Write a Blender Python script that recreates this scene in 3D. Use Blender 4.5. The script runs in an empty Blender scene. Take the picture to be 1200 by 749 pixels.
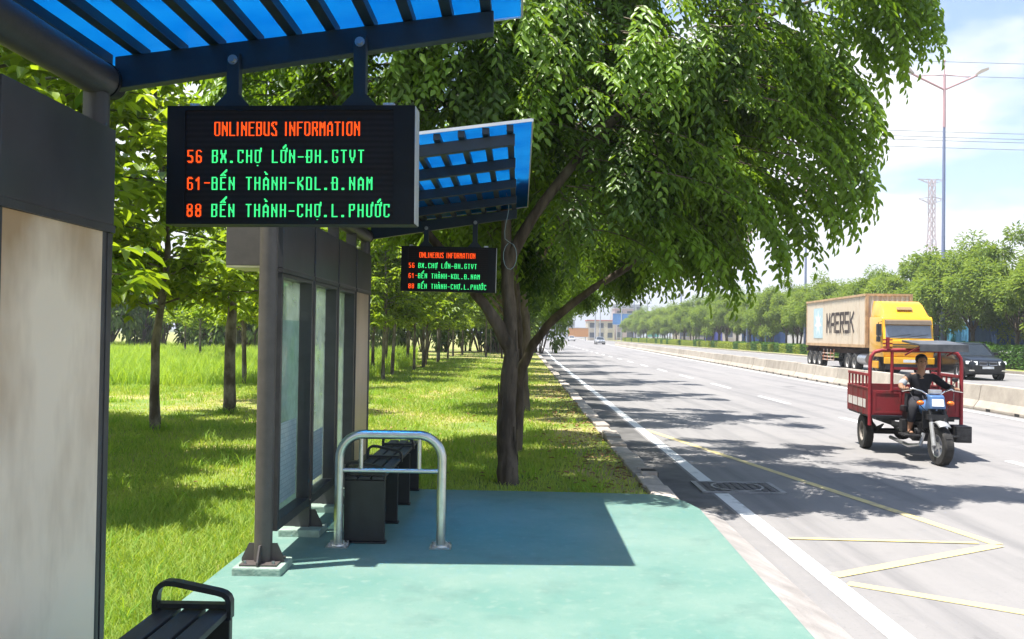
import bpy, bmesh, math, random
import numpy as np
from mathutils import Vector, Matrix
random.seed(7); rng = np.random.default_rng(7)
S = bpy.context.scene; COL = S.collection
R = math.radians; PI = math.pi
# ------------------------------------------------------------ camera
W, H, F = 1200., 749., 1050.
EYE, ROLL, ROAD, LAWN = 1.7, 0.015, -0.15, -0.08
yaw = math.atan(10 / F); pitch = math.atan(16.5 / F)
fw = Vector((-math.sin(yaw) * math.cos(pitch), math.cos(yaw) * math.cos(pitch), math.sin(pitch)))
r0 = Vector((math.cos(yaw), math.sin(yaw), 0)); u0 = r0.cross(fw)
rt = r0 * math.cos(ROLL) + u0 * math.sin(ROLL); up = -r0 * math.sin(ROLL) + u0 * math.cos(ROLL)
cam = bpy.data.cameras.new('camera'); co = bpy.data.objects.new('camera', cam); COL.objects.link(co)
M = Matrix((rt, up, -fw)).transposed().to_4x4(); M.translation = (0, 0, EYE); co.matrix_world = M
cam.sensor_width = 36; cam.lens = 36 * F / W; cam.clip_start = 0.05; cam.clip_end = 5000
S.camera = co
def project(P):
    d = np.asarray(P, float) - np.array((0, 0, EYE)); z = d @ np.array(fw)
    z = np.where(np.abs(z) < 1e-6, 1e-6, z)
    return 600 + F * (d @ np.array(rt)) / z, 374.5 - F * (d @ np.array(up)) / z, z
# ------------------------------------------------------------ light
EXPO = 1.34
S.view_settings.view_transform = 'Standard'; S.view_settings.look = 'None'
S.view_settings.exposure = EXPO; S.view_settings.gamma = 1
S.render.engine = 'CYCLES'
try:
    S.cycles.max_bounces = 10; S.cycles.transparent_max_bounces = 16; S.cycles.diffuse_bounces = 4
    S.cycles.caustics_reflective = False; S.cycles.caustics_refractive = True
except Exception: pass
sund = Vector((-0.25, -0.10, 1)).normalized()
sl = bpy.data.lights.new('sun', 'SUN'); sl.energy = 4.6; sl.angle = R(0.5); sl.color = (1, .965, .9)
so = bpy.data.objects.new('sun', sl); COL.objects.link(so); so.rotation_euler = (-sund).to_track_quat('-Z', 'Y').to_euler()
so.location = (0, 0, 60)
wd = bpy.data.worlds.new('World'); S.world = wd; wd.use_nodes = True
nt = wd.node_tree; N = nt.nodes; L = nt.links; N.clear()
out = N.new('ShaderNodeOutputWorld'); bg = N.new('ShaderNodeBackground'); sky = N.new('ShaderNodeTexSky')
sky.sky_type = 'NISHITA'; sky.sun_disc = False; sky.sun_elevation = math.asin(sund.z)
sky.sun_rotation = math.atan2(sund.x, sund.y); sky.air_density = 1.0; sky.dust_density = .8; sky.ozone_density = 1.0
bg.inputs[1].default_value = 0.098
tc = N.new('ShaderNodeTexCoord'); sp = N.new('ShaderNodeSeparateXYZ'); L.new(tc.outputs['Generated'], sp.inputs[0])
ad = N.new('ShaderNodeMath'); ad.operation = 'ADD'; ad.inputs[1].default_value = .22; L.new(sp.outputs[2], ad.inputs[0])
mxz = N.new('ShaderNodeMath'); mxz.operation = 'MAXIMUM'; mxz.inputs[1].default_value = .05; L.new(ad.outputs[0], mxz.inputs[0])
dv = N.new('ShaderNodeVectorMath'); dv.operation = 'DIVIDE'; L.new(tc.outputs['Generated'], dv.inputs[0]); L.new(mxz.outputs[0], dv.inputs[1])
nz = N.new('ShaderNodeTexNoise'); nz.inputs['Scale'].default_value = 1.15; nz.inputs['Detail'].default_value = 9; nz.inputs['Roughness'].default_value = .52
mp = N.new('ShaderNodeMapping'); mp.inputs['Location'].default_value = (1.35, 2.3, 0); L.new(dv.outputs[0], mp.inputs[0]); L.new(mp.outputs[0], nz.inputs[0])
# more cloud towards the horizon, as in a humid tropical sky
mr = N.new('ShaderNodeMapRange'); mr.inputs[1].default_value = 0.06; mr.inputs[2].default_value = .40; mr.inputs[3].default_value = .16; mr.inputs[4].default_value = -.14
L.new(sp.outputs[2], mr.inputs[0]); ad2 = N.new('ShaderNodeMath'); ad2.operation = 'ADD'; L.new(nz.outputs[0], ad2.inputs[0]); L.new(mr.outputs[0], ad2.inputs[1])
rp = N.new('ShaderNodeValToRGB'); rp.color_ramp.elements[0].position = .49; rp.color_ramp.elements[1].position = .58; L.new(ad2.outputs[0], rp.inputs[0])
mx = N.new('ShaderNodeMix'); mx.data_type = 'RGBA'; L.new(rp.outputs[0], mx.inputs[0]); L.new(sky.outputs[0], mx.inputs[6]); mx.inputs[7].default_value = (5.3, 5.4, 5.5, 1)
L.new(mx.outputs[2], bg.inputs[0]); L.new(bg.outputs[0], out.inputs[0])

# ------------------------------------------------------------ materials
def mat(name, col, rough=.6, metal=0, var=.12, scale=6, bump=0, bscale=40, spec=.4, col2=None, c2pos=(.45, .7), emit=None, coat=0, detail=5, stretch=None):
    m = bpy.data.materials.new(name); m.use_nodes = True; t = m.node_tree; n = t.nodes; l = t.links
    p = n['Principled BSDF']; p.inputs['Roughness'].default_value = rough; p.inputs['Metallic'].default_value = metal
    p.inputs['Specular IOR Level'].default_value = spec; p.inputs['Coat Weight'].default_value = coat
    tc = n.new('ShaderNodeTexCoord'); src = tc.outputs['Object']
    if stretch:
        mp = n.new('ShaderNodeMapping'); mp.inputs['Scale'].default_value = stretch; l.new(src, mp.inputs[0]); src = mp.outputs[0]
    nz = n.new('ShaderNodeTexNoise'); nz.inputs['Scale'].default_value = scale; nz.inputs['Detail'].default_value = detail; nz.inputs['Roughness'].default_value = .6
    l.new(src, nz.inputs[0])
    r = n.new('ShaderNodeValToRGB'); e = r.color_ramp.elements
    if col2 is None:
        e[0].position = .3; e[1].position = .7
        e[0].color = tuple(c * (1 - var) for c in col) + (1,); e[1].color = tuple(min(1, c * (1 + var)) for c in col) + (1,)
    else:
        e[0].position, e[1].position = c2pos; e[0].color = tuple(col) + (1,); e[1].color = tuple(col2) + (1,)
    l.new(nz.outputs[0], r.inputs[0]); l.new(r.outputs[0], p.inputs['Base Color'])
    if bump:
        b = n.new('ShaderNodeBump'); b.inputs['Strength'].default_value = bump; b.inputs['Distance'].default_value = .02
        n2 = n.new('ShaderNodeTexNoise'); n2.inputs['Scale'].default_value = bscale; n2.inputs['Detail'].default_value = 6; l.new(src, n2.inputs[0])
        l.new(n2.outputs[0], b.inputs['Height']); l.new(b.outputs[0], p.inputs['Normal'])
    if emit:
        p.inputs['Emission Color'].default_value = tuple(emit[0]) + (1,); p.inputs['Emission Strength'].default_value = emit[1]
    return m
def objtone(m, amt):
    t = m.node_tree; n = t.nodes; l = t.links; p = n['Principled BSDF']; src = p.inputs['Base Color'].links[0].from_socket
    oi = n.new('ShaderNodeObjectInfo'); r = n.new('ShaderNodeMapRange'); r.inputs[3].default_value = 1 - amt; r.inputs[4].default_value = 1 + amt; l.new(oi.outputs['Random'], r.inputs[0])
    x = n.new('ShaderNodeVectorMath'); x.operation = 'SCALE'; l.new(src, x.inputs[0]); l.new(r.outputs[0], x.inputs['Scale']); l.new(x.outputs[0], p.inputs['Base Color']); return m
def leafmat(name, dark, light, trans=.4, rough=.42, spec=.45):
    m = bpy.data.materials.new(name); m.use_nodes = True; t = m.node_tree; n = t.nodes; l = t.links
    p = n['Principled BSDF']; o = n['Material Output']; p.inputs['Roughness'].default_value = rough; p.inputs['Specular IOR Level'].default_value = spec
    a = n.new('ShaderNodeAttribute'); a.attribute_name = 'tint'
    oi = n.new('ShaderNodeObjectInfo'); m1 = n.new('ShaderNodeMath'); m1.operation = 'MULTIPLY_ADD'; m1.inputs[1].default_value = .25; l.new(oi.outputs['Random'], m1.inputs[0])
    m0 = n.new('ShaderNodeMath'); m0.operation = 'MULTIPLY'; m0.inputs[1].default_value = .8; l.new(a.outputs['Fac'], m0.inputs[0]); l.new(m0.outputs[0], m1.inputs[2])
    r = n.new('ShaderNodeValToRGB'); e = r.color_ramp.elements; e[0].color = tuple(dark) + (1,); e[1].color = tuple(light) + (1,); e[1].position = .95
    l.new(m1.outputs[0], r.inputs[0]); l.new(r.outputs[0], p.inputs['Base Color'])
    tr = n.new('ShaderNodeBsdfTranslucent'); hs = n.new('ShaderNodeMixRGB'); hs.blend_type = 'MULTIPLY'; hs.inputs[0].default_value = 1; hs.inputs[2].default_value = (1.9, 1.75, .55, 1)
    l.new(r.outputs[0], hs.inputs[1]); l.new(hs.outputs[0], tr.inputs[0])
    ms = n.new('ShaderNodeMixShader'); ms.inputs[0].default_value = trans; l.new(p.outputs[0], ms.inputs[1]); l.new(tr.outputs[0], ms.inputs[2]); l.new(ms.outputs[0], o.inputs[0])
    return m
def emis(name, col):
    m = bpy.data.materials.new(name); m.use_nodes = True; n = m.node_tree.nodes; l = m.node_tree.links
    n.remove(n['Principled BSDF']); e = n.new('ShaderNodeEmission'); e.inputs[0].default_value = tuple(col) + (1,); e.inputs[1].default_value = .64
    l.new(e.outputs[0], n['Material Output'].inputs[0]); return m
def glassy(name, tint, alpha, rough=.06, dirt=None):
    m = bpy.data.materials.new(name); m.use_nodes = True; t = m.node_tree; n = t.nodes; l = t.links; o = n['Material Output']; n.remove(n['Principled BSDF'])
    tr = n.new('ShaderNodeBsdfTransparent'); tr.inputs[0].default_value = tuple(tint) + (1,)
    gl = n.new('ShaderNodeBsdfGlossy'); gl.inputs['Roughness'].default_value = rough
    fr = n.new('ShaderNodeFresnel'); fr.inputs[0].default_value = 1.5
    geo = n.new('ShaderNodeNewGeometry'); iv = n.new('ShaderNodeMath'); iv.operation = 'MULTIPLY_ADD'; iv.inputs[1].default_value = -1; iv.inputs[2].default_value = 1; l.new(geo.outputs['Backfacing'], iv.inputs[0])
    fm = n.new('ShaderNodeMath'); fm.operation = 'MULTIPLY'; l.new(fr.outputs[0], fm.inputs[0]); l.new(iv.outputs[0], fm.inputs[1])
    m1 = n.new('ShaderNodeMixShader'); l.new(fm.outputs[0], m1.inputs[0]); l.new(tr.outputs[0], m1.inputs[1]); l.new(gl.outputs[0], m1.inputs[2])
    last = m1
    if dirt:
        df = n.new('ShaderNodeBsdfDiffuse'); df.inputs[0].default_value = tuple(dirt) + (1,); tl = n.new('ShaderNodeBsdfTranslucent'); tl.inputs[0].default_value = tuple(dirt) + (1,)
        dd = n.new('ShaderNodeMixShader'); l.new(df.outputs[0], dd.inputs[1]); l.new(tl.outputs[0], dd.inputs[2])
        tc = n.new('ShaderNodeTexCoord'); nz = n.new('ShaderNodeTexNoise'); nz.inputs['Scale'].default_value = 5; nz.inputs['Detail'].default_value = 8; l.new(tc.outputs['Object'], nz.inputs[0])
        rr = n.new('ShaderNodeMapRange'); rr.inputs[1].default_value = .3; rr.inputs[2].default_value = .75; rr.inputs[3].default_value = alpha * .6; rr.inputs[4].default_value = min(1, alpha * 1.4); l.new(nz.outputs[0], rr.inputs[0])
        m2 = n.new('ShaderNodeMixShader'); l.new(rr.outputs[0], m2.inputs[0]); l.new(m1.outputs[0], m2.inputs[1]); l.new(dd.outputs[0], m2.inputs[2]); last = m2
    l.new(last.outputs[0], o.inputs[0]); return m

# ------------------------------------------------------------ mesh builder
def frame(d):
    d = d.normalized(); a = Vector((0, 0, 1)) if abs(d.z) < .95 else Vector((1, 0, 0))
    x = d.cross(a).normalized(); return x, x.cross(d).normalized()
class MB:
    def __init__(s): s.v = []; s.f = []; s.c = []
    def each(s, name, m, parent=None, **k):
        c = s.c + [(len(s.v), len(s.f))]
        for (v0, f0), (v1, f1) in zip(c, c[1:]):
            q = MB(); q.v = s.v[v0:v1]; q.f = [tuple(i - v0 for i in f) for f in s.f[f0:f1]]; q.build(name, m, parent, **k)
    def add(s, vs, fs):
        o = len(s.v); s.c.append((o, len(s.f))); s.v += [tuple(p) for p in vs]; s.f += [tuple(i + o for i in q) for q in fs]; return s
    def box(s, x0, x1, y0, y1, z0, z1):
        return s.add([(x0, y0, z0), (x1, y0, z0), (x1, y1, z0), (x0, y1, z0), (x0, y0, z1), (x1, y0, z1), (x1, y1, z1), (x0, y1, z1)],
                     [(0, 3, 2, 1), (4, 5, 6, 7), (0, 1, 5, 4), (1, 2, 6, 5), (2, 3, 7, 6), (3, 0, 4, 7)])
    def bar(s, p0, p1, w, h, upv=(0, 0, 1)):
        p0 = Vector(p0); p1 = Vector(p1); d = (p1 - p0).normalized(); u = Vector(upv); x = d.cross(u)
        x = x.normalized() if x.length > 1e-4 else frame(d)[0]; u = x.cross(d).normalized(); a = x * w / 2; b = u * h / 2
        return s.add([p0 - a - b, p0 + a - b, p0 + a + b, p0 - a + b, p1 - a - b, p1 + a - b, p1 + a + b, p1 - a + b],
                     [(3, 2, 1, 0), (4, 5, 6, 7), (0, 1, 5, 4), (1, 2, 6, 5), (2, 3, 7, 6), (3, 0, 4, 7)])
    def tube(s, pts, rad, n=8, cap=True):
        pts = [Vector(p) for p in pts]; k = len(pts)
        if not hasattr(rad, '__len__'): rad = [rad] * k
        d = [(pts[min(i + 1, k - 1)] - pts[max(i - 1, 0)]).normalized() for i in range(k)]
        x, y = frame(d[0]); vs = []; fs = []
        for i in range(k):
            if i:
                x = (x - d[i] * x.dot(d[i])); x = x.normalized() if x.length > 1e-5 else frame(d[i])[0]; y = d[i].cross(x) * -1; y = x.cross(d[i]).normalized()
            for j in range(n):
                a = 2 * PI * j / n; vs.append(pts[i] + (x * math.cos(a) + y * math.sin(a)) * rad[i])
        for i in range(k - 1):
            for j in range(n):
                a, b = i * n + j, i * n + (j + 1) % n; fs.append((a, a + n, b + n, b))
        if cap: fs.append(tuple(range(n))); fs.append(tuple((k - 1) * n + j for j in reversed(range(n))))
        return s.add(vs, fs)
    def cyl(s, p0, p1, r0, r1=None, n=16): return s.tube([p0, p1], [r0, r0 if r1 is None else r1], n)
    def lathe(s, prof, c, ax, n=24, closed=False):
        ax = Vector(ax).normalized(); c = Vector(c); x, y = frame(ax); vs = []; fs = []; k = len(prof)
        for (r, t) in prof:
            for j in range(n):
                a = 2 * PI * j / n; vs.append(c + ax * t + (x * math.cos(a) + y * math.sin(a)) * r)
        for i in range(k if closed else k - 1):
            i2 = (i + 1) % k
            for j in range(n): fs.append((i * n + j, i * n + (j + 1) % n, i2 * n + (j + 1) % n, i2 * n + j))
        return s.add(vs, fs)
    def prism(s, poly, y0, y1, plane='xz'):
        n = len(poly)
        def P(a, b, t): return (a, t, b) if plane == 'xz' else ((t, a, b) if plane == 'yz' else (a, b, t))
        vs = [P(a, b, y0) for a, b in poly] + [P(a, b, y1) for a, b in poly]
        return s.add(vs, [tuple(range(n)), tuple(n + i for i in reversed(range(n)))] + [(i, i + n, (i + 1) % n + n, (i + 1) % n) for i in range(n)])
    def ball(s, c, rx, ry, rz, n=10, m=7):
        c = Vector(c); vs = []; fs = []
        for i in range(m + 1):
            t = PI * i / m
            for j in range(n):
                a = 2 * PI * j / n; vs.append((c.x + rx * math.sin(t) * math.cos(a), c.y + ry * math.sin(t) * math.sin(a), c.z + rz * math.cos(t)))
        for i in range(m):
            for j in range(n): fs.append((i * n + j, (i + 1) * n + j, (i + 1) * n + (j + 1) % n, i * n + (j + 1) % n))
        return s.add(vs, fs)
    def mesh(s, name, m, bevel=0, smooth=None):
        me = bpy.data.meshes.new(name); me.from_pydata(s.v, [], s.f)
        bm = bmesh.new(); bm.from_mesh(me); bmesh.ops.recalc_face_normals(bm, faces=bm.faces)
        if bevel: bmesh.ops.bevel(bm, geom=[e for e in bm.edges if len(e.link_faces) == 2 and e.calc_face_angle(0) > .5], offset=bevel, segments=2, profile=.6, affect='EDGES')
        bm.to_mesh(me); bm.free()
        if smooth is not None:
            me.polygons.foreach_set('use_smooth', [True] * len(me.polygons)); me.set_sharp_from_angle(angle=R(smooth))
        me.materials.append(m); return me
    def build(s, name, m, parent=None, bevel=0, smooth=None):
        return link(name, s.mesh(name, m, bevel, smooth), parent)
def link(name, me, parent=None):
    o = bpy.data.objects.new(name, me); COL.objects.link(o)
    if parent: o.parent = parent
    return o
def tag(o, label, cat, group=None, kind=None):
    if label: o['label'] = label
    if cat: o['category'] = cat
    if group: o['group'] = group
    if kind: o['kind'] = kind
    return o
def thing(name, label, cat, loc=(0, 0, 0), rz=0, group=None):
    o = bpy.data.objects.new(name, None); COL.objects.link(o); o.location = loc; o.rotation_euler = (0, 0, rz); o.empty_display_size = .2
    return tag(o, label, cat, group)
def struct(o): o['kind'] = 'structure'; return o
def dup(o, parent=None, loc=None, rz=None, sc=None, label=None):
    c = o.copy(); COL.objects.link(c)
    if parent: c.parent = parent
    if loc is not None: c.location = loc
    if rz is not None: c.rotation_euler = (0, 0, rz)
    if sc is not None: c.scale = sc if hasattr(sc, '__len__') else (sc,) * 3
    if label: c['label'] = label
    for ch in list(o.children): dup(ch, c)
    return c
def npmesh(name, V, Fq, m, tint=None, nv=4):
    """V (n,3); Fq (k,nv) int: fast mesh from arrays"""
    me = bpy.data.meshes.new(name); me.vertices.add(len(V)); me.vertices.foreach_set('co', np.ascontiguousarray(V, dtype=np.float32).ravel())
    k = len(Fq); me.loops.add(k * nv); me.polygons.add(k)
    me.loops.foreach_set('vertex_index', np.ascontiguousarray(Fq, dtype=np.int32).ravel())
    me.polygons.foreach_set('loop_start', np.arange(0, k * nv, nv, dtype=np.int32))
    me.update(calc_edges=True)
    if tint is not None:
        at = me.attributes.new('tint', 'FLOAT', 'POINT'); at.data.foreach_set('value', np.ascontiguousarray(tint, dtype=np.float32))
    me.materials.append(m); return me
def unit(a): return a / np.maximum(np.linalg.norm(a, axis=1, keepdims=True), 1e-9)
LEAF = np.array([(0, 0, 0), (.34, .5, .10), (.7, .36, .06), (1, 0, -.14), (.7, -.36, .06), (.34, -.5, .10)])
LEAFQ = np.array([(0, 1, 2, 3), (0, 3, 4, 5)])
def leaves(pos, ax, nor, ln, wd):
    ax = unit(ax); side = unit(np.cross(nor, ax)); nn = np.cross(ax, side); n = len(pos)
    V = (pos[:, None, :] + LEAF[None, :, 0:1] * ax[:, None, :] * ln[:, None, None] + LEAF[None, :, 1:2] * side[:, None, :] * wd[:, None, None]
         + LEAF[None, :, 2:3] * nn[:, None, :] * ln[:, None, None])
    Q = LEAFQ[None] + (np.arange(n) * 6)[:, None, None]
    return V.reshape(-1, 3), Q.reshape(-1, 4)

# ------------------------------------------------------------ palette
m_gutter = mat('gutter_concrete', (.30, .275, .255), .9, var=.25, scale=3, bump=.4, bscale=60, detail=9)
def worn(name, base, light, dark, rough=.65, streak=0):
    m = bpy.data.materials.new(name); m.use_nodes = True; t = m.node_tree; n = t.nodes; l = t.links; p = n['Principled BSDF']; p.inputs['Roughness'].default_value = rough; p.inputs['Specular IOR Level'].default_value = .35
    tc = n.new('ShaderNodeTexCoord'); last = None
    def noise(sc, det, lo, hi, stretch=None):
        src = tc.outputs['Object']
        if stretch: mp = n.new('ShaderNodeMapping'); mp.inputs['Scale'].default_value = stretch; l.new(src, mp.inputs[0]); src = mp.outputs[0]
        z = n.new('ShaderNodeTexNoise'); z.inputs['Scale'].default_value = sc; z.inputs['Detail'].default_value = det; z.inputs['Roughness'].default_value = .62; l.new(src, z.inputs[0])
        r = n.new('ShaderNodeMapRange'); r.inputs[1].default_value = lo; r.inputs[2].default_value = hi; l.new(z.outputs[0], r.inputs[0]); return r.outputs[0]
    def mix(a, c, f, amt):
        x = n.new('ShaderNodeMix'); x.data_type = 'RGBA'; x.inputs[7].default_value = tuple(c) + (1,)
        if isinstance(a, tuple): x.inputs[6].default_value = a + (1,)
        else: l.new(a, x.inputs[6])
        k = n.new('ShaderNodeMath'); k.operation = 'MULTIPLY'; k.inputs[1].default_value = amt; l.new(f, k.inputs[0]); l.new(k.outputs[0], x.inputs[0]); return x.outputs[2]
    c = mix(base, light, noise(.75, 6, .38, .68), .75); c = mix(c, light, noise(5, 9, .55, .75), .5); c = mix(c, dark, noise(2.3, 12, .54, .68), .5); c = mix(c, light, noise(11, 8, .56, .66), .55); c = mix(c, dark, noise(44, 4, .60, .68), .5); c = mix(c, tuple(q * .45 for q in dark), noise(26, 3, .72, .75), .7)
    if streak: c = mix(c, dark, noise(1.1, 8, .5, .66, (1.6, .05, 1)), streak); c = mix(c, light, noise(.9, 8, .52, .62, (1.2, .09, 1)), streak); c = mix(c, tuple(q * .55 for q in dark), noise(.55, 10, .635, .66), .5)
    l.new(c, p.inputs['Base Color'])
    b = n.new('ShaderNodeBump'); b.inputs['Strength'].default_value = .2; b.inputs['Distance'].default_value = .01; z = n.new('ShaderNodeTexNoise'); z.inputs['Scale'].default_value = 60; z.inputs['Detail'].default_value = 6; l.new(tc.outputs['Object'], z.inputs[0]); l.new(z.outputs[0], b.inputs['Height']); l.new(b.outputs[0], p.inputs['Normal']); return m
m_asph = worn('asphalt', (.215, .205, .20), (.245, .232, .224), (.15, .145, .145), .85, .75)
m_plat = worn('teal_painted_concrete', (.105, .21, .175), (.19, .265, .22), (.085, .155, .135))
m_ground = mat('soil_ground', (.13, .15, .05), .95, var=.3, scale=.5)
m_lawn = mat('lawn_soil', (.14, .21, .035), .95, col2=(.36, .29, .12), c2pos=(.40, .60), scale=.5, bump=.6, bscale=30, detail=9)
m_white = mat('road_paint_white', (.70, .70, .68), .7, col2=(.36, .35, .34), c2pos=(.55, .72), scale=5, detail=12)
m_yellow = mat('road_paint_yellow', (.60, .49, .22), .7, col2=(.34, .30, .22), c2pos=(.52, .70), scale=5, detail=12)
m_conc = mat('barrier_concrete', (.36, .315, .26), .9, var=.2, scale=2.2, bump=.3, bscale=30, detail=9)
m_kerb = mat('kerb_stone', (.40, .35, .30), .9, var=.28, scale=4, bump=.4, bscale=40, detail=8)
objtone(m_conc, .14); objtone(m_kerb, .22)
m_frame = mat('dark_grey_steel', (.045, .043, .046), .45, var=.25, scale=5, bump=.05, bscale=60, spec=.5)
m_post = mat('brown_grey_painted_steel', (.082, .068, .062), .5, var=.16, scale=9, bump=.06, bscale=90, spec=.45)
m_head = mat('grey_header_panel', (.05, .05, .056), .4, var=.25, scale=2.5, spec=.5, detail=8)
m_beam = mat('blue_black_beam_steel', (.007, .018, .034), .45, var=.2, scale=6, spec=.45)
m_bench = mat('black_bench_metal', (.014, .015, .017), .42, var=.3, scale=8, spec=.5)
m_slat = mat('charcoal_bench_slat', (.03, .03, .034), .5, var=.3, scale=9, bump=.1, bscale=80, stretch=(6, .6, 6))
m_steel = mat('brushed_stainless_steel', (.55, .56, .54), .3, 1, var=.12, scale=14, bump=.03, bscale=120)
m_pad = mat('pad_concrete_green', (.25, .33, .27), .9, var=.25, scale=7, bump=.3)
m_alu = mat('aluminium_trim', (.62, .62, .63), .35, .6, var=.1)
m_bolt = mat('bolt_steel', (.35, .36, .37), .35, .9, var=.15)
m_black = mat('black_cabinet', (.006, .007, .010), .5, var=.2, spec=.25)
m_rubber = mat('tyre_rubber', (.025, .024, .023), .85, col2=(.07, .062, .055), c2pos=(.5, .8), scale=9, bump=.2)
m_bark = mat('tree_bark', (.055, .041, .03), .95, col2=(.20, .16, .12), c2pos=(.4, .75), scale=7, bump=.9, bscale=16, stretch=(1, 1, .22), detail=9)
m_bark2 = mat('young_bark', (.075, .06, .045), .95, col2=(.32, .29, .25), c2pos=(.42, .70), scale=5, bump=.6, bscale=22, stretch=(1, 1, .4), detail=9)
m_leaf = leafmat('drooping_leaf', (.014, .044, .012), (.19, .32, .035), .38, .4, .4)
m_leafy = leafmat('broad_leaf', (.04, .11, .012), (.30, .40, .04), .5)
m_leafm = leafmat('feathery_leaf', (.075, .145, .035), (.24, .32, .09), .35, .6, .2)
m_hedge = leafmat('hedge_leaf', (.04, .11, .02), (.10, .21, .04), .3, .6, .25)
m_hedgey = leafmat('yellow_hedge_leaf', (.15, .23, .03), (.36, .42, .06), .3, .6, .25)
m_grass = leafmat('grass_blade', (.09, .25, .024), (.44, .50, .12), .35, .6, .25)
m_tall = leafmat('tall_grass_blade', (.13, .28, .035), (.38, .50, .09), .4, .6, .2)
m_dry = mat('fallen_dry_leaf', (.28, .17, .08), .9, var=.4, scale=3)

# ------------------------------------------------------------ the setting
def sheet(name, pts, z, m):
    me = bpy.data.meshes.new(name); me.from_pydata([(x, y, z) for x, y in pts], [], [tuple(range(len(pts)))]); me.materials.append(m)
    bm = bmesh.new(); bm.from_mesh(me); bmesh.ops.recalc_face_normals(bm, faces=bm.faces)
    if bm.faces[:][0].normal.z < 0: bmesh.ops.reverse_faces(bm, faces=bm.faces)
    bm.to_mesh(me); bm.free(); return struct(link(name, me))
sheet('ground', [(-2500, -300), (2500, -300), (2500, 4000), (-2500, 4000)], -.22, m_ground)
sheet('road', [(1.72, -40), (28, -40), (28, 60), (29, 200), (48, 800), (6, 800), (1.72, 60)], ROAD, m_asph)
sheet('side_road', [(40, -20), (60, -20), (60, 500), (40, 500)], ROAD, m_asph)
b = MB(); b.box(-400, 1.46, 9.78, 420, -.3, LAWN); b.box(-400, -2.12, -40, 9.76, -.3, LAWN); struct(b.build('lawn', m_lawn))
b = MB(); b.box(28.15, 39.8, -30, 430, -.3, -.03); struct(b.build('median_strip', m_lawn))
b = MB()
for k in range(110): b.box(28.0, 28.14, -20 + 4 * k, -20.03 + 4 * k + 4, -.3, -.0)
struct(b.build('median_kerb', m_conc, bevel=.015))
# teal platform with a softened, slightly irregular edge
pp = [(-2.1, -8), (1.62, -8), (1.66, 3), (1.70, 5.2), (1.74, 6.8), (1.78, 8.2), (1.80, 8.9), (1.72, 9.3), (1.60, 9.55), (1.46, 9.66), (.8, 9.70), (0, 9.72), (-1.2, 9.74), (-2.1, 9.75)]
b = MB(); b.prism(pp, -.3, 0, 'xy'); struct(b.build('platform', m_plat, bevel=.012))
# gutter apron between platform and road line
b = MB()
b.add([(1.55, -8, -.008), (2.08, -8, -.146), (2.08, 9.5, -.146), (1.6, 9.5, -.06), (1.74, 8.0, -.012), (1.68, 5, -.008)], [(0, 1, 2, 3, 4, 5)])
struct(b.build('gutter', m_gutter))
sheet('gutter_channel', [(1.72, 9.4), (2.28, 9.4), (2.24, 60), (1.72, 60)], ROAD + .0015, mat('dark_gutter', (.12, .115, .11), .9, var=.35, scale=2.2, bump=.4, detail=9))
# kerb stones, one by one
kerb = thing('kerb', None, None); struct(kerb)
y = 9.5; k = 0
random.seed(11)
me_k = [MB().box(-.13, .13, 0, .94, -.2, 0).mesh('kerb_stone', m_kerb, bevel=.02) for _ in range(1)]
while y < 62:
    if not (11.15 < y + .4 < 12.2 and False):
        o = link('kerb_stone', me_k[0], kerb); o.location = (1.60 + random.uniform(-.02, .02), y, -.035 + random.uniform(-.03, .015)); o.rotation_euler = (random.uniform(-.02, .02), random.uniform(-.05, .05), random.uniform(-.02, .02))
        o.scale = (1, random.uniform(.9, 1), 1)
    y += .97; k += 1
b = MB(); b.box(1.47, 1.73, 62, 400, -.25, -.05); o = b.build('far_kerb', m_kerb, kerb); o['kind'] = 'stuff'
# road markings
def mark(name, pts, m, dz=.003): return sheet(name, pts, ROAD + dz, m)
def stripe(name, a, c, w, m, dz=.003):
    a = Vector(a + (0,)); c = Vector(c + (0,)); d = (c - a).normalized(); n = Vector((-d.y, d.x, 0)) * w / 2
    return mark(name, [tuple((a - n).xy), tuple((a + n).xy), tuple((c + n).xy), tuple((c - n).xy)], m, dz)
stripe('edge_line', (2.36, -6), (2.40, 10.62), .17, m_white); stripe('edge_line', (2.40, 11.42), (2.47, 62), .17, m_white); stripe('edge_line', (2.47, 62), (6.6, 420), .17, m_white)
for k in range(24):
    y0 = 25.2 + 7.2 * k - 14.4
    stripe('lane_dash', (7.55 + .004 * (y0 - 25) * (y0 > 30), y0), (7.55 + .005 * (y0 - 22) * (y0 > 30), y0 + 3.1), .15, m_white)
for y0, y1 in ((-20, 150), (150, 420)): stripe('barrier_line', (11.0 + .035 * y0, y0), (11.0 + .035 * y1, y1), .15, m_white)
for y0, y1 in ((-20, 200),): stripe('far_edge_line', (27.3, y0), (27.6, y1), .15, m_white)
stripe('bus_bay_marking', (2.50, 17.6), (4.36, 8.20), .12, m_yellow, .0045)
stripe('bus_bay_marking', (4.34, 8.16), (2.46, 7.02), .12, m_yellow, .006)
stripe('bus_bay_marking', (4.20, 8.24), (2.50, 8.30), .07, m_yellow, .0075)
stripe('bus_bay_marking', (2.50, 6.82), (4.36, 5.55), .12, m_yellow, .0045)
stripe('bus_bay_marking', (4.36, 5.51), (2.46, 4.2), .12, m_yellow, .006)
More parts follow.
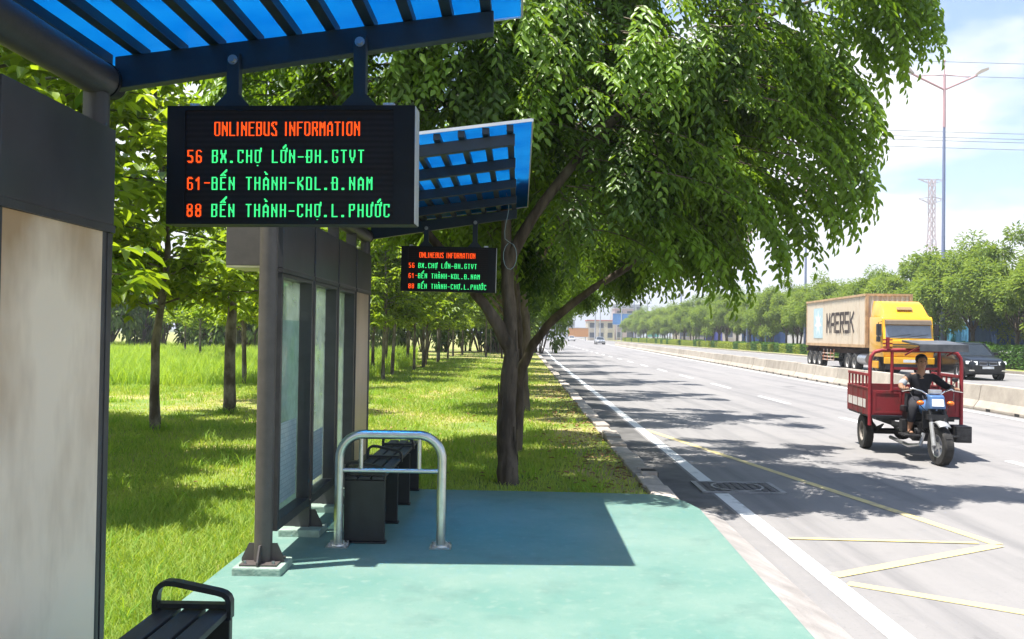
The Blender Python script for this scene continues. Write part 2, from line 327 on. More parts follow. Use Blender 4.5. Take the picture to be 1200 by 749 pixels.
# drain cover
dc = thing('drain_cover', 'square dark drain cover with a raised ring set across the white edge line', 'drain cover', (2.68, 11.02, ROAD))
m_iron = mat('cast_iron', (.07, .07, .075), .6, .3, var=.35, scale=14, bump=.2); m_ironr = mat('pale_iron_rim', (.26, .26, .26), .6, .2, var=.3, scale=12)
b = MB(); b.box(-.44, .44, -.34, .34, -.05, .016); b.build('plate', m_iron, dc, bevel=.004)
b = MB()
for a, c, d, e in ((-.5, -.44, -.38, .38), (.44, .5, -.38, .38), (-.44, .44, -.38, -.34), (-.44, .44, .34, .38)): b.box(a, c, d, e, -.05, .02)
b.build('rim', m_ironr, dc)
b = MB(); b.lathe([(.29, .016), (.29, .026), (.32, .026), (.32, .016)], (0, 0, 0), (0, 0, 1), 32); b.build('ring', m_ironr, dc)
b = MB()
for i in range(-4, 5):
    for j in range(-3, 4): b.box(i * .09 - .028, i * .09 + .028, j * .09 - .028, j * .09 + .028, .0161, .024)
b.build('tread_studs', m_iron, dc)['kind'] = 'stuff'
di = thing('drain_inlet', 'small dark drain inlet opening in the kerb beside the square drain cover', 'drain inlet', (1.74, 11.45, -.1))
b = MB(); b.box(-.16, .02, -.16, .16, -.08, .085); b.build('inlet_box', mat('inlet_dark', (.025, .024, .022), .9), di, bevel=.01)
b = MB(); b.box(-.2, .0, -.21, -.165, -.08, .1); b.box(-.2, .0, .165, .21, -.08, .1); b.build('inlet_cheek', m_kerb, di)

# concrete barrier, block by block
prof = [(-.30, 0), (-.30, .08), (-.17, .26), (-.10, .68), (.10, .68), (.17, .26), (.30, .08), (.30, 0)]
notch = MB().box(-.012, .02, -.11, .11, .0, .075).mesh('drain_notch', mat('notch_shade', (.03, .028, .025), .9))
pm = MB().prism(prof, .022, 2.978).mesh('concrete_barrier', m_conc, bevel=.02)
# drain holes are dark boxes on the face; colour paints the shade inside
y = -8.8; k = 0
pd = math.atan(.035)
while y < 160:
    o = link('concrete_barrier', pm); o.location = (11.65 + .035 * y, y, ROAD); o.rotation_euler = (0, 0, -pd + random.uniform(-.006, .006)); o.scale = (1, 1, random.uniform(.97, 1.03))
    for dy in (.75, 2.2):
        nt_ = link('drain_notch', notch, o); nt_.location = (-.296, dy, .0)
    tag(o, 'pale concrete barrier block in the long row dividing the two carriageways', 'barrier', 'concrete barrier blocks along the road'); y += 3.0; k += 1

# ------------------------------------------------------------ bus shelters
def polymat(name):
    m = bpy.data.materials.new(name); m.use_nodes = True; t = m.node_tree; n = t.nodes; l = t.links; o = n['Material Output']; n.remove(n['Principled BSDF'])
    tc = n.new('ShaderNodeTexCoord'); nz = n.new('ShaderNodeTexNoise'); nz.inputs['Scale'].default_value = 2.6; nz.inputs['Detail'].default_value = 8; l.new(tc.outputs['Object'], nz.inputs[0])
    r = n.new('ShaderNodeValToRGB'); e = r.color_ramp.elements; e[0].position = .35; e[1].position = .75; e[0].color = (.03, .35, .68, 1); e[1].color = (.08, .47, .77, 1); l.new(nz.outputs[0], r.inputs[0])
    tr = n.new('ShaderNodeBsdfRefraction'); tr.inputs['IOR'].default_value = 1.3; tr.inputs['Roughness'].default_value = .5; l.new(r.outputs[0], tr.inputs[0])
    tl = n.new('ShaderNodeBsdfTranslucent'); l.new(r.outputs[0], tl.inputs[0])
    gl = n.new('ShaderNodeBsdfGlossy'); gl.inputs['Roughness'].default_value = .2
    m1 = n.new('ShaderNodeMixShader'); m1.inputs[0].default_value = .25; l.new(tr.outputs[0], m1.inputs[1]); l.new(tl.outputs[0], m1.inputs[2])
    m2 = n.new('ShaderNodeMixShader'); m2.inputs[0].default_value = .03; l.new(m1.outputs[0], m2.inputs[1]); l.new(gl.outputs[0], m2.inputs[2])
    l.new(m2.outputs[0], o.inputs[0]); return m
m_poly = polymat('blue_polycarbonate')
def streakmat(name, base, dirt):
    m = bpy.data.materials.new(name); m.use_nodes = True; t = m.node_tree; n = t.nodes; l = t.links; p = n['Principled BSDF']; p.inputs['Roughness'].default_value = .35
    tc = n.new('ShaderNodeTexCoord'); mp = n.new('ShaderNodeMapping'); mp.inputs['Scale'].default_value = (1.6, 1.6, .8); l.new(tc.outputs['Object'], mp.inputs[0])
    nz = n.new('ShaderNodeTexNoise'); nz.inputs['Scale'].default_value = 1.5; nz.inputs['Detail'].default_value = 7; l.new(mp.outputs[0], nz.inputs[0])
    mp2 = n.new('ShaderNodeMapping'); mp2.inputs['Scale'].default_value = (14, 14, 3); l.new(tc.outputs['Object'], mp2.inputs[0])
    n2 = n.new('ShaderNodeTexNoise'); n2.inputs['Scale'].default_value = 2; n2.inputs['Detail'].default_value = 4; l.new(mp2.outputs[0], n2.inputs[0])
    ad = n.new('ShaderNodeMath'); ad.operation = 'MULTIPLY_ADD'; ad.inputs[1].default_value = .10; l.new(n2.outputs[0], ad.inputs[0]); l.new(nz.outputs[0], ad.inputs[2])
    sz = n.new('ShaderNodeSeparateXYZ'); l.new(tc.outputs['Object'], sz.inputs[0]); g = n.new('ShaderNodeMapRange'); g.inputs[1].default_value = 1.75; g.inputs[2].default_value = 2.12; g.inputs[3].default_value = 0; g.inputs[4].default_value = .22; l.new(sz.outputs[2], g.inputs[0])
    g2 = n.new('ShaderNodeMapRange'); g2.inputs[1].default_value = 3.42; g2.inputs[2].default_value = 3.12; g2.inputs[3].default_value = 0; g2.inputs[4].default_value = .16; l.new(sz.outputs[1], g2.inputs[0])
    for q_ in (g, g2):
        a2 = n.new('ShaderNodeMath'); a2.operation = 'ADD'; l.new(ad.outputs[0], a2.inputs[0]); l.new(q_.outputs[0], a2.inputs[1]); ad = a2
    r = n.new('ShaderNodeValToRGB'); e = r.color_ramp.elements; e[0].position = .52; e[1].position = .92; e[0].color = tuple(base) + (1,); e[1].color = tuple(dirt) + (1,); l.new(ad.outputs[0], r.inputs[0])
    l.new(r.outputs[0], p.inputs['Base Color']); return m
m_cream = streakmat('stained_cream_panel', (.93, .75, .57), (.46, .29, .16))
m_tan = streakmat('weathered_tan_panel', (.56, .40, .28), (.36, .25, .17))
m_glass = glassy('dusty_glass', (.88, .97, .94), .42, dirt=(.62, .70, .66))
m_poster = glassy('tinted_poster_film', (.6, .74, .7), .6, dirt=(.52, .62, .58))
def sheetmat():
    m = bpy.data.materials.new('faded_timetable'); m.use_nodes = True; n = m.node_tree.nodes; l = m.node_tree.links; p = n['Principled BSDF']; p.inputs['Roughness'].default_value = .3
    tc = n.new('ShaderNodeTexCoord'); mp = n.new('ShaderNodeMapping'); mp.inputs['Rotation'].default_value = (0, R(90), R(90)); l.new(tc.outputs['Object'], mp.inputs[0])
    b = n.new('ShaderNodeTexBrick'); b.inputs['Scale'].default_value = 7; b.inputs['Mortar Size'].default_value = .012; b.inputs['Color1'].default_value = (.46, .56, .56, 1); b.inputs['Color2'].default_value = (.36, .48, .49, 1); b.inputs['Mortar'].default_value = (.16, .24, .26, 1); l.new(mp.outputs[0], b.inputs[0]); l.new(b.outputs[0], p.inputs['Base Color']); return m
m_sheet = sheetmat()
m_under = mat('cream_soffit', (.62, .55, .36), .6)
SL = 4.0   # local length post -> far column
def shelter(name_lbl, loc, rz, lightbox_mat, first_glass):
    t = thing('bus_shelter', name_lbl, 'bus shelter', loc, rz, 'bus shelters along the platform')
    # round end post with plate, gussets and pad
    b = MB(); b.cyl((0, .0, .06), (0, 0, 2.78), .063, n=28); p = b.build('post', m_post, t, smooth=35)
    b = MB(); b.box(-.17, .17, -.17, .17, -.03, .055); b.build('footing', m_pad, t, bevel=.012)
    b = MB(); b.box(-.13, .13, -.13, .13, .0551, .068)
    for a in range(4):
        c, s = math.cos(a * PI / 2 + PI / 4 * 0), math.sin(a * PI / 2)
        b.add([(c * .058 - s * .006, s * .058 + c * .006, .06), (c * .15 - s * .006, s * .15 + c * .006, .06), (c * .15 - s * .006, s * .15 + c * .006, .085), (c * .10 - s * .006, s * .10 + c * .006, .19), (c * .058 - s * .006, s * .058 + c * .006, .19),
               (c * .058 + s * .006, s * .058 - c * .006, .06), (c * .15 + s * .006, s * .15 - c * .006, .06), (c * .15 + s * .006, s * .15 - c * .006, .085), (c * .10 + s * .006, s * .10 - c * .006, .19), (c * .058 + s * .006, s * .058 - c * .006, .19)],
              [(0, 1, 2, 3, 4), (9, 8, 7, 6, 5), (0, 5, 6, 1), (1, 6, 7, 2), (2, 7, 8, 3), (3, 8, 9, 4)])
    b.build('base_plate', m_post, p)
    for sx in (-1, 1):
        for sy in (-1, 1): b = MB(); b.cyl((sx * .1, sy * .1, .066), (sx * .1, sy * .1, .088), .012, n=6); b.build('bolt', m_bolt, p)
    # roof pipe with an end ring
    b = MB(); b.cyl((0, -.15, 2.80), (0, SL - .02, 2.80), .08, n=28); b.build('roof_pipe', m_frame, t, smooth=35)
    b = MB(); b.lathe([(.074, 0), (.086, 0), (.086, .018), (.074, .018)], (0, SL - .02, 2.80), (0, 1, 0), 28, True); b.cyl((0, SL - .02, 2.80), (0, SL + .1, 2.80), .06, n=20); b.build('pipe_collar', m_black, t, smooth=35)
    # columns carrying the wall bays
    bays = [(.15, 1.14), (1.20, 2.14), (2.20, 3.05), (3.12, SL)]
    for i, yc in enumerate((1.17, 2.17, 3.085, SL - .06)):
        w = .026 if i < 3 else .06
        b = MB(); b.box(-.05, .05, yc - w, yc + w, 2.58, 2.735) if i < 3 else b.cyl((0, yc, .06), (0, yc, 2.73), .055, n=20)
        if i < 3: b.box(-.06, .06, yc - .028, yc + .028, .058, .28)
        b.build('column', m_frame, t, smooth=35)
        b = MB(); b.box(-.17, .17, yc - .15, yc + .15, -.03, .058); b.build('footing', m_pad, t, bevel=.012)
        for sx in (-1, 1):
            b = MB(); b.prism([(sx * .06, .0585), (sx * .16, .0585), (sx * .16, .08), (sx * .10, .20), (sx * .06, .20)], yc - .008, yc + .008); b.build('gusset', m_frame, t)
    for i, (y0, y1) in enumerate(bays):
        b = MB(); b.box(-.062, .062, y0, y1, 2.155, 2.58); hd = b.build('header_panel', m_head, t, bevel=.004)
        b = MB(); b.box(-.067, .067, y0 - .004, y1 + .004, 2.12, 2.153); b.build('header_trim', m_frame, hd)
        zb = .24
        if i < 3:
            b = MB(); w = .045
            b.box(-.058, .058, y0, y0 + w, zb, 2.118); b.box(-.058, .058, y1 - w, y1, zb, 2.118); b.box(-.058, .058, y0 + w, y1 - w, zb, zb + .07); b.box(-.058, .058, y0 + w, y1 - w, 2.09, 2.118)
            fr = b.build('window_frame', m_frame, t, bevel=.003)
            b = MB(); b.box(-.052, -.044, y0 + w, y1 - w, zb + .07, 2.09); b.build('glass_pane', m_glass, fr)
            if first_glass and i == 0:
                b = MB(); b.box(-.0435, -.041, y0 + w + .02, y1 - w - .02, .30, 1.78); b.build('poster_film', m_poster, fr)
            if first_glass and i < 2:
                b = MB(); b.box(-.0405, -.039, y0 + w + .06, y1 - w - .06, .36, .98 if i == 0 else .8); b.build('timetable_sheet', m_sheet, fr)
        else:
            b = MB(); b.box(-.058, .058, y0, y0 + .03, zb, 2.118); b.box(-.058, .058, y1 - .045, y1, zb, 2.118); b.box(-.058, .058, y0 + .03, y1 - .045, zb, zb + .06)
            fr = b.build('light_box_frame', m_frame, t, bevel=.003)
            b = MB(); b.box(-.05, .05, y0 + .03, y1 - .045, zb + .06, 2.119); b.build('light_box_panel', lightbox_mat, fr)
    # side stub of the header behind the round post
    b = MB(); b.box(-.36, -.085, .16, .62, 2.17, 2.585); st = b.build('header_side_box', m_post, t, bevel=.004)
    b = MB(); b.box(-.355, -.09, .165, .615, 2.155, 2.169); b.build('soffit', m_under, st)
    # roof: cross beams, purlins, sheet and trim
    sl_ = .135
    zt = lambda x: 2.905 + sl_ * x
    for yb in (.06, .95, 1.95, 2.95, SL + .0):
        x1 = 1.74; b = MB(); h0, h1 = (.145, .10) if yb > 3.9 else (.10, .08)
        b.add([(.05, yb, zt(.05) - h0), (x1, yb, zt(x1) - h1), (x1, yb, zt(x1)), (.05, yb, zt(.05)), (.05, yb + .06, zt(.05) - h0), (x1, yb + .06, zt(x1) - h1), (x1, yb + .06, zt(x1)), (.05, yb + .06, zt(.05))],
              [(0, 1, 2, 3), (7, 6, 5, 4), (0, 4, 5, 1), (1, 5, 6, 2), (2, 6, 7, 3), (3, 7, 4, 0)])
        b.build('roof_beam', m_beam, t, bevel=.004)
    for k in range(11):
        x = -.03 + .1735 * k; b = MB(); z = zt(x) + .003
        b.box(x - .024, x + .024, -.02, SL + .10, z, z + .045); b.build('purlin', m_beam, t)
    z0, z1 = zt(-.12) + .055, zt(1.86) + .055
    b = MB(); y0, y1 = -.06, SL + .27; yr = -.03
    b.add([(-.12, y0, z0), (1.86, yr, z1), (1.86, y1, z1), (-.12, y1, z0), (-.12, y0, z0 + .008), (1.86, yr, z1 + .008), (1.86, y1, z1 + .008), (-.12, y1, z0 + .008)],
          [(0, 1, 2, 3), (7, 6, 5, 4), (0, 4, 5, 1), (1, 5, 6, 2), (2, 6, 7, 3), (3, 7, 4, 0)])
    b.build('roof_sheet', m_poly, t)
    b = MB(); b.bar((-.12, y0 - .006, z0 + .004), (1.86, yr - .006, z1 + .004), .01, .022); b.bar((1.866, yr, z1 + .004), (1.866, y1, z1 + .004), .01, .022); b.bar((-.12, y1 + .006, z0 + .004), (1.86, y1 + .006, z1 + .004), .01, .022)
    b.build('roof_trim', m_alu, t)
    return t
sh1 = shelter('near bus shelter at left with the large stained cream panel and blue roof', (-1.88, -.03, 0), 0, m_cream, False)
sh2 = shelter('farther bus shelter with three dusty glass bays and a round brown post', (-1.80, 6.36, 0), 0, m_tan, True)
sh2['category'] = 'bus shelter'

# ------------------------------------------------------------ LED signs
G = {
 'O': [[(1,0),(3,0),(4,1),(4,10),(3,11),(1,11),(0,10),(0,1),(1,0)]], 'N': [[(0,0),(0,11)],[(0,9),(4,3)],[(4,0),(4,11)]], 'L': [[(0,11),(0,0),(4,0)]],
 'I': [[(0,0),(0,11)]], 'E': [[(4,11),(0,11),(0,0),(4,0)],[(0,6),(3,6)]], 'B': [[(0,0),(0,11),(3,11),(4,10),(4,7),(3,6),(0,6)],[(3,6),(4,5),(4,1),(3,0),(0,0)]],
 'U': [[(0,11),(0,1),(1,0),(3,0),(4,1),(4,11)]], 'S': [[(4,9),(4,10),(3,11),(1,11),(0,10),(0,8),(4,3),(4,1),(3,0),(1,0),(0,1),(0,2)]],
 'F': [[(4,11),(0,11),(0,0)],[(0,6),(3,6)]], 'R': [[(0,0),(0,11),(3,11),(4,10),(4,7),(3,6),(0,6)],[(2,6),(4,3),(4,0)]], 'M': [[(0,0),(0,11),(2,6),(4,11),(4,0)]],
 'A': [[(0,0),(0,8),(2,11),(4,8),(4,0)],[(0,4),(4,4)]], 'T': [[(0,11),(4,11)],[(2,11),(2,0)]], 'X': [[(0,11),(0,9),(4,2),(4,0)],[(4,11),(4,9),(0,2),(0,0)]],
 'C': [[(4,9),(4,10),(3,11),(1,11),(0,10),(0,1),(1,0),(3,0),(4,1),(4,2)]], 'H': [[(0,0),(0,11)],[(4,0),(4,11)],[(0,6),(4,6)]], 'D': [[(0,0),(0,11),(3,11),(4,10),(4,1),(3,0),(0,0)]],
 'G': [[(4,9),(4,10),(3,11),(1,11),(0,10),(0,1),(1,0),(3,0),(4,1),(4,5),(3,5)]], 'V': [[(0,11),(0,6),(2,0),(4,6),(4,11)]], 'K': [[(0,0),(0,11)],[(4,11),(4,9),(0,5)],[(1,6),(4,2),(4,0)]],
 'P': [[(0,0),(0,11),(3,11),(4,10),(4,7),(3,6),(0,6)]], '5': [[(4,11),(0,11),(0,6),(3,6),(4,5),(4,1),(3,0),(1,0),(0,1)]], '6': [[(4,10),(3,11),(1,11),(0,10),(0,1),(1,0),(3,0),(4,1),(4,5),(3,6),(0,6)]],
 '1': [[(0,8),(2,11),(2,0)]], '8': [[(1,6),(0,7),(0,10),(1,11),(3,11),(4,10),(4,7),(3,6),(1,6),(0,5),(0,1),(1,0),(3,0),(4,1),(4,5),(3,6)]], '.': [[(1,0),(2,0)],[(1,1),(2,1)]], '-': [[(-.4,5.5),(4.4,5.5)]], ' ': []}
horn = [[(5,10),(5,13)]]; acute = [[(2,13.5),(4,16)]]; circ = [[(0,12.8),(2,15),(4,12.8)]]; grave = [[(1,16),(3,13.6)]]; dot = [[(2,-2.6),(2.4,-2.6)]]
G['Ơ'] = G['O'] + horn; G['Ợ'] = G['Ơ'] + dot; G['Ớ'] = G['Ơ'] + acute; G['Ư'] = G['U'] + horn; G['À'] = G['A'] + grave; G['Đ'] = G['D'] + [[(-1.4,5.5),(2,5.5)]]
G['Ế'] = G['E'] + circ + [[(3.2,15.5),(5,18)]]
def led_cells(txt, c0, r0, adv=8, prop=False, hs=1.0):
    cells = set(); x = c0
    for ch in txt:
        for pl in G[ch]:
            for (a, c), (d, e) in zip(pl, pl[1:]):
                n = int(max(abs(d - a), abs(e - c)) * 3) + 1
                for i in range(n + 1):
                    u = a + (d - a) * i / n; v = (c + (e - c) * i / n) * hs
                    cx, cy = int(round(x + u)), int(round(r0 - v)); cells.add((cx, cy))
        x += (4 if ch == 'I' else (5.5 if ch == ' ' else 7.05)) if prop else adv
    return cells
def screenmat():
    m = bpy.data.materials.new('led_matrix_face'); m.use_nodes = True; t = m.node_tree; n = t.nodes; l = t.links; p = n['Principled BSDF']; p.inputs['Roughness'].default_value = .55; p.inputs['Specular IOR Level'].default_value = .25
    tc = n.new('ShaderNodeTexCoord'); v = n.new('ShaderNodeTexVoronoi'); v.inputs['Scale'].default_value = 1 / .00475; v.inputs['Randomness'].default_value = 0; l.new(tc.outputs['Object'], v.inputs[0])
    r = n.new('ShaderNodeValToRGB'); e = r.color_ramp.elements; e[0].position = .3; e[1].position = .42; e[0].color = (.05, .026, .034, 1); e[1].color = (.007, .005, .006, 1); l.new(v.outputs['Distance'], r.inputs[0])
    w = n.new('ShaderNodeTexWave'); w.bands_direction = 'Z'; w.inputs['Scale'].default_value = 13; w.inputs['Distortion'].default_value = .6; l.new(tc.outputs['Object'], w.inputs[0])
    wm = n.new('ShaderNodeMapRange'); wm.inputs[3].default_value = .7; wm.inputs[4].default_value = 2.0; l.new(w.outputs['Fac'], wm.inputs[0]); sc_ = n.new('ShaderNodeVectorMath'); sc_.operation = 'SCALE'; l.new(r.outputs[0], sc_.inputs[0]); l.new(wm.outputs[0], sc_.inputs['Scale']); l.new(sc_.outputs[0], p.inputs['Base Color']); return m
m_screen = screenmat(); m_red = emis('led_orange_red', (1.0, .085, .012)); m_green = emis('led_green', (.045, .80, .22))
PIT = .00475
def led_sign(label, loc, rz, roll, drop):
    t = thing('led_sign', label, 'bus information sign', loc, 0, 'led bus information signs'); t.rotation_euler = (0, roll, rz)
    w, h = 1.093, .52; mw, mh = 192 * PIT, 100 * PIT; cx = -.006
    b = MB(); x0, x1 = cx - mw / 2 - .004, cx + mw / 2 + .004
    b.box(-w / 2, w / 2, .006, .11, 0, h)
    b.box(-w / 2, x0, -.006, .0058, 0, h); b.box(x1, w / 2, -.006, .0058, 0, h); b.box(x0, x1, -.006, .0058, 0, h / 2 - mh / 2 - .003); b.box(x0, x1, -.006, .0058, h / 2 + mh / 2 + .003, h)
    b.build('cabinet', m_black, t)
    b = MB(); b.box(w / 2 + .0005, w / 2 + .004, -.004, .108, .004, h - .004); b.build('side_plate', m_alu, t)
    b = MB(); b.box(x0, x1, .002, .0055, h / 2 - mh / 2 - .003, h / 2 + mh / 2 + .003); sc = b.build('led_screen', m_screen, t)
    top = h / 2 + mh / 2
    for nm, txt, c, r, m, prop, hs in (('title_text', 'ONLINEBUS INFORMATION', 26, 22, m_red, True, 1.12), ('route_number', '56', 1, 47, m_red, False, 1), ('route_number', '61-', 1, 72, m_red, False, 1), ('route_number', '88', 1, 97, m_red, False, 1),
                       ('route_text', 'BX.CHỢ LỚN-ĐH.GTVT', 24, 47, m_green, False, 1), ('route_text', 'BẾN THÀNH-KDL.Đ.NAM', 24, 72, m_green, False, 1), ('route_text', 'BẾN THÀNH-CHỢ.L.PHƯỚC', 24, 97, m_green, False, 1)):
        b = MB()
        for (i, j) in sorted(led_cells(txt, c, r, 8, prop, hs)):
            X = cx - mw / 2 + i * PIT; Z = top - (j + 1) * PIT; e = PIT * .93
            b.add([(X, .0008, Z), (X + e * 1.62, .0008, Z), (X + e * 1.62, .0008, Z + e * 1.07), (X, .0008, Z + e * 1.07)], [(0, 1, 2, 3)])
        me = bpy.data.meshes.new(nm); me.from_pydata(b.v, [], b.f); me.materials.append(m); link(nm, me, sc)
    for hx in (-.27, .295):
        hz = drop + .135 * hx
        b = MB(); b.box(hx - .028, hx + .028, .03, .075, h + .012, hz); hg = b.build('hanger', m_beam, t, bevel=.003)
        b = MB(); b.prism([(hx - .075, h + .0005), (hx + .075, h + .0005), (hx + .075, h + .012), (hx + .0285, h + .06), (hx + .0285, h + .0605), (hx - .0285, h + .0605), (hx - .0285, h + .06), (hx - .075, h + .012)], .022, .0295); b.build('hanger_flare', m_beam, hg)
        b = MB(); b.cyl((hx, .0295, hz - .03), (hx, .012, hz - .03), .014, n=6); b.cyl((hx, .0297, hz - .03), (hx, .0255, hz - .03), .022, n=14); b.build('bolt', m_bolt, hg)
    for xa, xb in ((.40, .45), (-.46, -.42)): b = MB(); b.box(xa, xb, .03, .06, h + .0005, h + .02); b.build('cable_clip', m_alu, t)
    return t
led_sign('large near led sign with red and green bus routes hanging under the near shelter roof', (-1.015, 3.90, 2.163), R(-1.5), R(-.5), .80)
led_sign('smaller looking led sign with bus routes hanging under the second shelter roof', (-.84, 10.29, 2.168), R(-.5), R(.5), .80)

# string dangling from the far roof
b = MB(); pts = [(0, 0, .78)]; pts += [(.01 + .02 * math.sin(i * .9), .01, .78 - i * .08) for i in range(1, 7)]
pts += [(.05 + .07 * math.sin(a) , .01, .12 + .14 * math.cos(a)) for a in [i * .5 for i in range(0, 13)]]
b.tube(pts, .0032, 5); o = b.build('string', mat('pale_string', (.25, .33, .33), .8)); o.location = (-.17, 9.35, 2.39)
tag(o, 'loose pale string with a loop dangling from the far shelter roof', 'string')

# ------------------------------------------------------------ benches
def bench(label, loc, y0, y1, legs, arms):
    t = thing('bench', label, 'bench', loc, 0, 'black slatted benches'); w = .165
    for x in (-.105, 0, .105):
        b = MB(); b.box(x - .044, x + .044, y0 + .012, y1 - .012, .505, .532); b.build('slat', m_slat, t, bevel=.005)
    for y in legs:
        b = MB(); b.box(-w, w, y - .02, y + .02, .012, .50); b.box(-w - .012, w + .012, y - .05, y + .05, 0, .0118); b.build('leg_panel', m_bench, t, bevel=.004)
    for y in arms:
        pts = []; zl, zh, r = .555, .66, .05
        # flat bar loop, higher at the back
        loop = [(-w, .53), (-w - .004, .57), (-w, .62), (-w + .03, .652), (-w + .075, .655), (0, .638), (w - .04, .615), (w - .005, .596), (w, .57), (w, .53)]
        ins = [(w - .03, .545), (w - .032, .565), (w - .055, .578), (0, .602), (-w + .075, .62), (-w + .045, .612), (-w + .033, .59), (-w + .036, .56), (-w + .05, .545)]
        path = [(-w + .012, .50), (-w + .009, .55), (-w + .010, .59), (-w + .018, .618), (-w + .034, .634), (-w + .055, .642), (-w + .09, .641), (0, .626), (w - .06, .606), (w - .035, .598), (w - .02, .586), (w - .013, .57), (w - .012, .50)]
        b = MB(); k = len(path); vs = []; fs = []
        for i, (px_, pz_) in enumerate(path):
            q0, q1 = path[max(i - 1, 0)], path[min(i + 1, k - 1)]; dx, dz = q1[0] - q0[0], q1[1] - q0[1]; l_ = math.hypot(dx, dz); nx, nz2 = -dz / l_ * .011, dx / l_ * .011
            vs += [(px_ + nx, y - .023, pz_ + nz2), (px_ + nx, y + .023, pz_ + nz2), (px_ - nx, y + .023, pz_ - nz2), (px_ - nx, y - .023, pz_ - nz2)]
        for i in range(k - 1):
            for j in range(4): fs.append((4 * i + j, 4 * i + (j + 1) % 4, 4 * i + 4 + (j + 1) % 4, 4 * i + 4 + j))
        fs += [(0, 3, 2, 1), (4 * k - 4, 4 * k - 3, 4 * k - 2, 4 * k - 1)]; b.add(vs, fs)
        b.bar((-w + .022, y, .55), (w - .024, y, .55), .044, .02)
        b.build('armrest', m_bench, t, smooth=40)
    return t
bench('black slatted bench at the bottom left corner in front of the cream panel', (-1.345, 0, 0), 1.4, 3.78, (1.45, 2.3, 3.1, 3.72), (1.6, 2.7, 3.74))
bench('black slatted bench with three armrests beside the glass bays and behind the steel hoop rail', (-1.235, 0, 0), 7.2, 9.72, (7.24, 8.0, 8.86, 9.66), (7.26, 8.28, 9.2))

# ------------------------------------------------------------ hoop rail
t = thing('hoop_rail', 'brushed steel hoop rail standing on the teal platform in front of the bench', 'rail', (-1.01, 7.1, 0), R(1.0))
hw, zt_, rr = .405, .885, .19
pts = [(-hw, 0, .012)] + [(-hw, 0, zt_ - rr)] + [(-hw + rr - rr * math.cos(a), 0, zt_ - rr + rr * math.sin(a)) for a in [i * PI / 20 for i in range(1, 11)]]
pts += [(hw - rr + rr * math.sin(a), 0, zt_ - rr + rr * math.cos(a)) for a in [i * PI / 20 for i in range(0, 11)]] + [(hw, 0, .012)]
b = MB(); b.tube(pts, .036, 20); b.build('hoop', m_steel, t, smooth=40)
b = MB(); b.cyl((-hw + .03, 0, .60), (hw - .03, 0, .60), .019, n=14); b.build('cross_bar', m_steel, t, smooth=40)
for x in (-.235, .225):
    b = MB(); b.cyl((x, 0, .617), (x, 0, zt_ - .034), .017, n=12); b.build('upright', m_steel, t, smooth=40)
for x in (-hw, hw):
    b = MB(); b.box(x - .085, x + .085, -.075, .075, .001, .012); b.lathe([(.037, .012), (.052, .012), (.05, .02), (.037, .022)], (x, 0, 0), (0, 0, 1), 20)
    b.prism([(x - .085, .0121), (x - .037, .0121), (x - .037, .055)], -.004, .004); b.prism([(x + .085, .0121), (x + .037, .0121), (x + .037, .055)], -.004, .004)
    pl = b.build('base_plate', m_steel, t)
    for sx in (-1, 1):
        for sy in (-1, 1): b = MB(); b.cyl((x + sx * .065, sy * .055, .0122), (x + sx * .065, sy * .055, .034), .009, n=6); b.build('bolt', m_bolt, pl)

